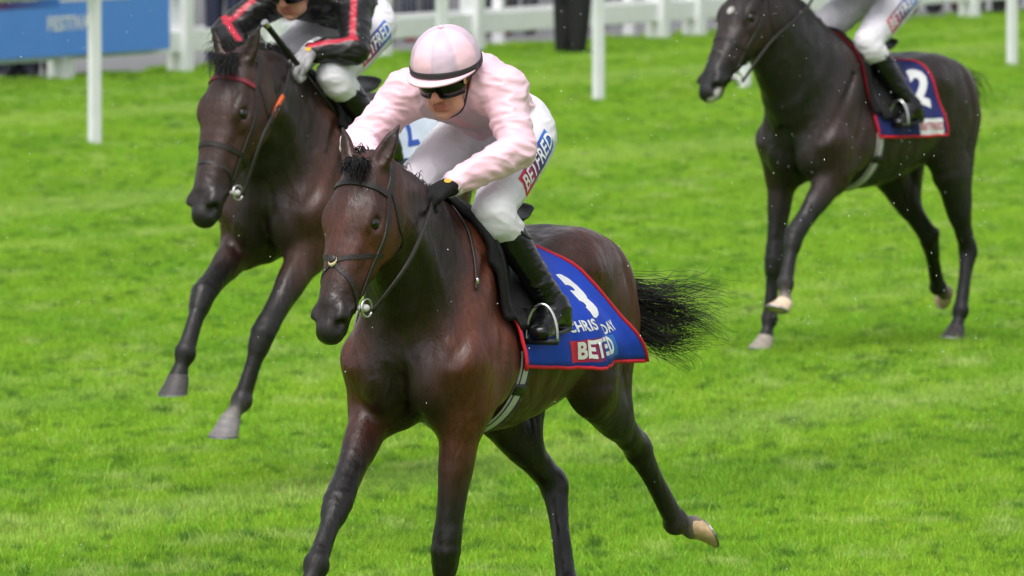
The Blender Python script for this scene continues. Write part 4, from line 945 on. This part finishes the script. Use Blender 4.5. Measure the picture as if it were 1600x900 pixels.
# neck strap round the bay's neck
ns = empty('neck_strap', POS[1][0], R(-90 - POS[1][1]), 1, 'thin dark strap with buckle hanging over the bay shoulder', 'strap')
for s in (-1, 1):
    p, g = F1.snap(catmull([T1(.50, .03 * s, 1.62), T1(.53, .12 * s, 1.56), T1(.58, .19 * s, 1.46), T1(.62, .22 * s, 1.36)], 8), .003, 8)
    p[1:-1] = (p[:-2] + 2 * p[1:-1] + p[2:]) / 4; v, f = band_geo(p, g, .012, .004); mesh_obj('strap', v, f, M_strap, ns)
    B = Field(); B.ell(p[-4] + g[-4] * .006, (.010, .006, .014), None, .004); field_obj('buckle', B, .004, M_metal, ns)
# whip of the jockey in black
wr_ = empty('whip', POS[2][0], R(-90 - POS[2][1]), POS[2][2], 'black riding whip held by the jockey in black silks', 'whip')
W0, W1 = V(.918, .075, 1.985), V(.364, .215, 1.492); wl = lambda t: W0 + (W1 - W0) * t
tube('shaft', [wl(.2), wl(.6), wl(1)], [.010, .008, .006], mat('whip_black', lin(16, 16, 17), .4), wr_)
tube('handle', [wl(.02), wl(.2), wl(.42)], [.013, .013, .012], M_black, wr_)
tube('cap', [wl(-.005), wl(.03)], .016, M_metal, wr_, n=2)
tube('flap', [wl(.88), wl(.98), wl(1.04)], [.008, .014, .012], M_black, wr_)
# ------------------------------------------------------------------ background: running rail, fence, banner, barrier, bystanders
M_pvc = mat('white_plastic', lin(242, 243, 245), .5, .4, var=.05, vscale=5)
M_paint = mat('white_fence_paint', lin(244, 244, 246), .55, .4, var=.06, vscale=6)
RD = nrm(V(1.315, 3.17, 0)); r0 = V(.735, 96.9, 0)
rz = math.atan2(RD[1], RD[0])
rail = empty('running_rail', tuple(r0), rz, 1, 'white plastic running rail with slim posts along the course', 'rail')
for k in range(-6, 8):
    o = bevel_box('post', (-.03, .03, -.055, .055, 0, 1.16), M_pvc, rail, .02, (k * 3.43, 0, 0), 3); o.rotation_euler = (0, 0, 1.15)
v, f = tube_geo([( -30, 0, 1.22), (30, 0, 1.22)], .06, 12); mesh_obj('top_rail', v, f, M_pvc, rail)
FD = nrm(V(.405, .914, 0)); f0 = V(-3.1, 104.6, 0); fz = math.atan2(FD[1], FD[0])
def fpx(u):
    """distance along the fence line where a column of the photograph meets it"""
    k = (u - 800) / 17778; return (k * f0[1] - f0[0]) / (FD[0] - k * FD[1])
fence = empty('fence', tuple(f0), fz, 1, 'broad white post and rail fence along the back of the turf', 'fence')
posts = [-8.8, -4.4] + [fpx(u) for u in (95, 282, 592, 738, 1028, 1085, 1515)] + [fpx(1515) + 4.4, fpx(1515) + 8.8]
for x in posts: bevel_box('post', (-.09, .09, -.10, .10, 0, 1.5), M_paint, fence, .012, (x, 0, 0))
for z0, z1 in ((.20, .40), (.74, .92), (1.25, 1.42)):
    bevel_box('rail', (-12, 27, -.045, .045, z0, z1), M_paint, fence, .01)
# second line of slim posts behind
back = empty('fence', tuple(f0 + V(-FD[1], FD[0], 0) * 1.1), fz, 1, 'slim white posts with a rail behind the broad fence', 'fence')
for i in range(11): bevel_box('post', (-.05, .05, -.05, .05, 0, 1.3), M_paint, back, .01, (-10 + i * 3.3, 0, 0))
for z0, z1 in ((.22, .36), (.8, .94)): bevel_box('rail', (-12, 27, -.025, .025, z0, z1), M_paint, back, .008)
# steel barrier with fine upright bars
M_galv = mat('galvanised', lin(150, 152, 156), .5, .5, .6, var=.1)
nperp = V(-FD[1], FD[0], 0)
for b in range(9):
    br_ = empty('crowd_barrier', tuple(f0 + nperp * 1.9 + FD * (-8 + b * 3.4)), fz, 1, ['leftmost', 'second', 'third', 'fourth', 'fifth', 'sixth', 'seventh', 'eighth', 'ninth'][b] + ' grey steel barrier of upright bars behind the white fence, counted from the left', 'barrier', 'steel barriers behind the fence')
    v, f = tube_geo([(0, 0, .0), (0, 0, 1.1), (3.3, 0, 1.1), (3.3, 0, 0)], .02, 8); mesh_obj('frame', v, f, M_galv, br_)
    v, f = tube_geo([(0, 0, .2), (3.3, 0, .2)], .015, 8); mesh_obj('lower_bar', v, f, M_galv, br_)
    bv_, bf_ = tube_geo([(0, 0, .2), (0, 0, 1.1)], .011, 6); bar = None
    for i in range(32):
        if bar is None: bar = mesh_obj('bar', bv_, bf_, M_galv, br_); o = bar
        else: o = bar.copy(); COL.objects.link(o); o.parent = br_
        o.location = ((i + 1) * .1, 0, 0)
# paving beyond
pv = mesh_obj('pavement', [tuple(f0 + FD * a + nperp * b + V(0, 0, .006)) for a, b in ((-60, .6), (140, .6), (140, 40), (-60, 40))], [(0, 1, 2, 3)], mat('grey_paving', lin(120, 120, 122), .7, var=.15, vscale=2), None, False); pv['kind'] = 'structure'
# blue banner on the fence
bl = fpx(239); bn = empty('banner', tuple(f0 + FD * bl - nperp * .16), fz, 1, 'blue festival banner board with white lettering on the fence', 'banner')
M_ban = mat('banner_blue', lin(92, 150, 240), .5, .3, var=.03, vscale=3)
bevel_box('board', (-9, 0, -.012, .012, .25, 1.35), M_ban, bn, .004)
def flat_text(name, txt, size, x, z, m, bold=.02):
    v2, f = text_geo(txt, size, 0, bold, 9); o = mesh_obj(name, [(x + a, -.016, z + b) for a, b in v2], f, m, bn, False); return o
sx = lambda u: fpx(u - 25) - bl
v2, f = text_geo('FESTIVAL', .18, 0, .03, 9); v2 = (v2 - v2.min(0)) / np.ptp(v2, axis=0); mesh_obj('lettering', [(sx(72) + a_ * (sx(148) - sx(72)), -.016, .475 + b_ * .135) for a_, b_ in v2], f, M_white_print, bn, False)
flat_text('lettering', 'BETFRED', .30, sx(15), .86, M_white_print, .03)
v2, f = rect_geo(2.2, .30, 20, 2); pp = mesh_obj('print_panel', [(sx(5) + a, -.014, .84 + b) for a, b in v2], f, M_attr_print, bn, False, grad_box(v2))
v, f = box_geo(sx(110) - .25, sx(205), -.0155, -.0140, .735, .76)
mesh_obj('white_line', v, f, M_white_print, bn, False)
# bystanders
def bystander(name, x, y, rz_, top, leg, shoe, label, h=1.75, wide=1.0, coat_long=.0, lr=1.0):
    r = empty(name, (x, y, 0), rz_, h / 1.75, label, 'person'); B = Field(); B.tau = .01
    sk = lin(200, 155, 135)
    for s in (-1, 1):
        B.chain([(0, .10 * s * wide, .9), (.01, .105 * s * wide, .5), (-.01, .11 * s * wide, .10)], [(.10 * lr, .105 * lr), (.088 * lr, .09 * lr), (.080, .085)], (0, 1, 0), .03, col=leg, n=2)
        B.cap((-.05, .11 * s * wide, .045), (.14, .125 * s * wide, .035), .045, .035, None, .02, shoe)
        B.chain([(0, .19 * s, 1.42), (0, .26 * s, 1.15), (.05, .26 * s, .90)], [.065, .055, .045], None, .03, col=top, n=2); B.ell((.07, .26 * s, .82), (.035, .02, .06), None, .02, sk)
    B.chain([(0, 0, .88 - coat_long), (0, 0, 1.1), (0, 0, 1.38), (0, 0, 1.46)], [(.175, .12), (.165, .12), (.20, .12), (.10, .09)], (0, 1, 0), .04, col=top, n=2)
    B.cap((0, 0, 1.45), (.01, 0, 1.55), .055, .055, None, .02, sk); B.ell((.015, 0, 1.64), (.095, .075, .115), None, .03, sk); B.ell((-.02, 0, 1.69), (.095, .083, .09), None, .01, lin(50, 38, 30))
    B.ell((.112, 0, 1.625), (.018, .012, .02), None, .01, sk)
    field_obj('body', B, .018, mat('bystander', rough=.75, attr=True, var=.15, vscale=12), r, 1); return r
def at_fence(u, off):
    p = f0 + FD * fpx(u); k = 1 + off / .42 / p[1]; return p[0] * k, p[1] * k
K = lin(20, 19, 22)
x, y = at_fence(893, -1.3); bystander('person', x, y, .75, K, K, lin(14, 14, 15), 'bystander in black trousers standing on the turf before the fence', 1.8, .9, .25, 1.3)
for u, off, rz_, top, leg, sh, lab in [
    (352, .55, -1.8, lin(34, 38, 62), lin(34, 38, 62), K, 'bystander in dark navy behind the fence left of the black jockey'),
    (30, .6, -1.6, K, lin(26, 30, 48), K, 'bystander in black behind the blue banner'),
    (6, .8, -1.5, K, lin(24, 28, 52), K, 'bystander in dark clothes added to darken the left edge under the banner'),  # added figure, stands in for the dark shade below the board
    (60, .7, -1.7, K, lin(18, 18, 22), K, 'bystander in black shoes added to darken the gap under the middle of the banner'),  # also added, only to make the gap below the board darker
    (622, 2.3, -1.5, lin(60, 60, 80), lin(30, 36, 66), lin(160, 30, 44), 'bystander in navy trousers and red shoes behind the fence'),
    (652, 2.4, -1.4, lin(90, 90, 100), lin(36, 40, 70), K, 'bystander in slate top beside the one with red shoes'),
    (775, 2.3, -1.7, lin(120, 44, 50), lin(22, 22, 26), lin(120, 60, 60), 'bystander in dull red coat behind the fence'),
    (812, 2.4, -1.5, K, K, K, 'bystander in black beside the dull red coat'),
    (960, 2.4, -1.6, lin(40, 44, 66), lin(30, 34, 56), K, 'bystander in navy behind the slim rail post'),
    (1140, 2.3, -1.6, K, lin(28, 26, 30), K, 'bystander in black behind the muzzle of the right horse'),
    (1440, 1.5, -1.6, lin(34, 38, 62), lin(28, 34, 60), K, 'bystander in navy behind the right jockey'),
    (1480, 1.5, -1.5, lin(120, 66, 44), lin(96, 54, 40), lin(60, 36, 28), 'bystander in rust brown clothes at the far right'),
    (1545, .5, -1.6, K, K, K, 'bystander in black at the far right edge'),
    (1600, 1.2, -1.6, K, lin(24, 24, 30), K, 'bystander in black half out of frame at the right')]:
    x, y = at_fence(u, off); bystander('person', x, y, rz_, top, leg, sh, lab)

# ------------------------------------------------------------------ turf: blades in tiles scattered by geometry nodes
def grass_mat():
    m = bpy.data.materials.new('grass_blades'); m.use_nodes = True; nt = m.node_tree; nt.nodes.clear(); L = nt.links.new; N = nt.nodes.new
    geo = N('ShaderNodeNewGeometry'); at = N('ShaderNodeVertexColor'); at.layer_name = 'col'
    def noise(scale, det, vec=(1, 1, 1)):
        mp = N('ShaderNodeMapping'); mp.inputs['Scale'].default_value = vec; L(geo.outputs['Position'], mp.inputs['Vector'])
        n = N('ShaderNodeTexNoise'); n.inputs['Scale'].default_value = scale; n.inputs['Detail'].default_value = det; L(mp.outputs[0], n.inputs['Vector']); return n.outputs['Fac']
    def mr(fac, a, b, c=0, d=1):
        r = N('ShaderNodeMapRange'); r.inputs['From Min'].default_value = a; r.inputs['From Max'].default_value = b; r.inputs['To Min'].default_value = c; r.inputs['To Max'].default_value = d; L(fac, r.inputs['Value']); return r.outputs[0]
    def mix(fac, A, B, mode='MIX'):
        x = N('ShaderNodeMix'); x.data_type = 'RGBA'; x.blend_type = mode
        if hasattr(fac, 'links'): L(fac, x.inputs[0])
        else: x.inputs[0].default_value = fac
        for i, c in ((6, A), (7, B)):
            if hasattr(c, 'links'): L(c, x.inputs[i])
            else: x.inputs[i].default_value = (*c, 1)
        return x.outputs[2]
    base = mix(mr(noise(.9, 5, (1, .35, 1)), .35, .65), GR1, GR2)
    base = mix(mr(noise(2.8, 6, (1, .4, 1)), .54, .72, 0, .85), base, GR3)          # paler patches: sheen put into the blade colour
    base = mix(mr(noise(8, 5, (1, .42, 1)), .53, .66, 0, .9), base, GR4)           # deep green tufts, and the shade of hollows put into the colour
    dt = N('ShaderNodeVectorMath'); dt.operation = 'DOT_PRODUCT'; dt.inputs[1].default_value = tuple(nperp); L(geo.outputs['Position'], dt.inputs[0])
    cb = N('ShaderNodeCombineXYZ'); L(dt.outputs['Value'], cb.inputs[0]); bn_ = N('ShaderNodeTexNoise'); bn_.inputs['Scale'].default_value = .55; bn_.inputs['Detail'].default_value = 2; L(cb.outputs[0], bn_.inputs['Vector'])
    base = mix(mr(bn_.outputs['Fac'], .52, .64, 0, .35), base, GR3); base = mix(mr(bn_.outputs['Fac'], .48, .36, 0, .22), base, GR4)                   # mown strips along the rail
    base = mix(1.0, base, at.outputs[0], 'MULTIPLY')
    df = N('ShaderNodeBsdfPrincipled'); df.inputs['Roughness'].default_value = .55; df.inputs['Specular IOR Level'].default_value = .25; L(base, df.inputs['Base Color'])
    tr = N('ShaderNodeBsdfTranslucent'); L(base, tr.inputs['Color'])
    ms = N('ShaderNodeMixShader'); ms.inputs[0].default_value = .45; L(df.outputs[0], ms.inputs[1]); L(tr.outputs[0], ms.inputs[2])
    o = N('ShaderNodeOutputMaterial'); L(ms.outputs[0], o.inputs['Surface']); return m
GR1, GR2, GR3, GR4 = (.35, .59, .042), (.25, .50, .034), (.52, .66, .19), (.085, .22, .024)
gmat = grass_mat()
TS = .5; tiles = bpy.data.collections.new('turf_tiles')
for t in range(5):
    n = 2900; px_ = rng.uniform(-TS / 2 - .03, TS / 2 + .03, (n, 2)); hgt = rng.uniform(.018, .042, n) * (1 + .5 * (rng.random(n) < .06)) * np.array([.55 + 1.1 * max(0, .5 + .9 * mnoise.noise(Vector((a_[0] * 9, a_[1] * 5, t * 9.7)))) for a_ in px_]); az = rng.uniform(0, 2 * np.pi, n); wd = rng.uniform(.0014, .0028, n)
    ln = rng.uniform(.1, .75, n); la = rng.uniform(0, 2 * np.pi, n)
    d = np.stack([np.cos(az), np.sin(az), np.zeros(n)], 1) * wd[:, None]; ld = np.stack([np.cos(la), np.sin(la), np.zeros(n)], 1) * (ln * hgt)[:, None]
    b = np.concatenate([px_, np.zeros((n, 1))], 1); up_ = np.array([0, 0, 1.]) * hgt[:, None]
    vs_ = np.stack([b - d, b + d, b + .55 * up_ + .35 * ld + d * .8, b + .55 * up_ + .35 * ld - d * .8, b + up_ * .95 + ld], 1).reshape(-1, 3)
    i0 = np.arange(n) * 5; me = bpy.data.meshes.new('turf_tile')
    fa = [(a, a + 1, a + 2, a + 3) for a in i0.tolist()] + [(a + 3, a + 2, a + 4) for a in i0.tolist()]
    me.from_pydata(vs_.tolist(), [], fa); me.materials.append(gmat)
    c = np.ones((n, 5, 4), np.float32); tint = rng.normal(1, .16, (n, 1)) * np.array([[1, 1, 1]]) * (1 + rng.normal(0, .08, (n, 3))); straw = rng.random(n) < .05; tint[straw] = [1.7, 1.25, 2.2]
    c[:, :, :3] = tint[:, None, :]; ca = me.color_attributes.new('col', 'FLOAT_COLOR', 'POINT'); ca.data.foreach_set('color', c.ravel())
    o = bpy.data.objects.new('turf_tile', me); tiles.objects.link(o)
pts = []
y = 34.0
while y < 133:
    hw = .0455 * y + 1.6; x = -hw
    while x < hw: 
        off = (x - (f0[0] + (y - f0[1]) * FD[0] / FD[1]))
        if off > -.4 - 0 or True:
            q_ = V(x, y, 0) - f0
            if q_ @ nperp < .5: pts.append((x + random.uniform(-.06, .06), y + random.uniform(-.06, .06), 0))
        x += TS * .94
    y += TS * .94
me = bpy.data.meshes.new('grass'); me.from_pydata(pts, [], [])
P = np.array(pts); hv = np.array([.5 + .5 * mnoise.noise(Vector((p[0] * 1.1, p[1] * .55, 3))) for p in pts])
me.attributes.new('hs', 'FLOAT', 'POINT').data.foreach_set('value', (.8 + .5 * hv).astype(np.float32))
me.attributes.new('rot', 'FLOAT_VECTOR', 'POINT').data.foreach_set('vector', np.stack([np.zeros(len(P)), np.zeros(len(P)), rng.integers(0, 4, len(P)) * math.pi / 2], 1).astype(np.float32).ravel())
me.attributes.new('pick', 'INT', 'POINT').data.foreach_set('value', rng.integers(0, 5, len(P)).astype(np.int32))
grass = bpy.data.objects.new('grass', me); COL.objects.link(grass); tag(grass, 'short bright green turf of the race course', 'grass', None, 'stuff')
ng = bpy.data.node_groups.new('turf_scatter', 'GeometryNodeTree'); ng.interface.new_socket('Geometry', in_out='INPUT', socket_type='NodeSocketGeometry'); ng.interface.new_socket('Geometry', in_out='OUTPUT', socket_type='NodeSocketGeometry')
gi, go = ng.nodes.new('NodeGroupInput'), ng.nodes.new('NodeGroupOutput'); iop = ng.nodes.new('GeometryNodeInstanceOnPoints'); ci = ng.nodes.new('GeometryNodeCollectionInfo'); ci.inputs[0].default_value = tiles; ci.inputs['Separate Children'].default_value = True; ci.inputs['Reset Children'].default_value = True
def named(n_, ty): a = ng.nodes.new('GeometryNodeInputNamedAttribute'); a.data_type = ty; a.inputs[0].default_value = n_; return a.outputs[0]
cx = ng.nodes.new('ShaderNodeCombineXYZ'); cx.inputs[0].default_value = 1; cx.inputs[1].default_value = 1
m2p = ng.nodes.new('GeometryNodeMeshToPoints'); NL = ng.links.new
NL(gi.outputs[0], m2p.inputs['Mesh']); NL(m2p.outputs[0], iop.inputs['Points']); NL(ci.outputs[0], iop.inputs['Instance']); iop.inputs['Pick Instance'].default_value = True
NL(named('pick', 'INT'), iop.inputs['Instance Index']); NL(named('rot', 'FLOAT_VECTOR'), iop.inputs['Rotation']); NL(named('hs', 'FLOAT'), cx.inputs[2]); NL(cx.outputs[0], iop.inputs['Scale']); NL(iop.outputs[0], go.inputs[0])
grass.modifiers.new('scatter', 'NODES').node_group = ng
# ------------------------------------------------------------------ falling rain
n = 2200; Yr = rng.uniform(37, 62, n); Xr = rng.uniform(-1, 1, n) * (Yr * .045 + .6); Zr = rng.uniform(.1, 3.0, n)
vs_, fs_ = [], []
for i in range(n):
    b = len(vs_); r_ = rng.uniform(.0008, .0018); h_ = r_ * rng.uniform(1.2, 2.5); c = (Xr[i], Yr[i], Zr[i])
    vs_ += [(c[0] + r_, c[1], c[2]), (c[0], c[1] + r_, c[2]), (c[0] - r_, c[1], c[2]), (c[0], c[1] - r_, c[2]), (c[0], c[1], c[2] + h_), (c[0], c[1], c[2] - h_)]
    for k in range(4): fs_ += [(b + k, b + (k + 1) % 4, b + 4), (b + (k + 1) % 4, b + k, b + 5)]
rn = mesh_obj('rain', vs_, fs_, mat('raindrop', (.9, .92, .94), .1, .6), None, True); tag(rn, 'fine raindrops falling in front of the horses', 'rain', None, 'stuff')
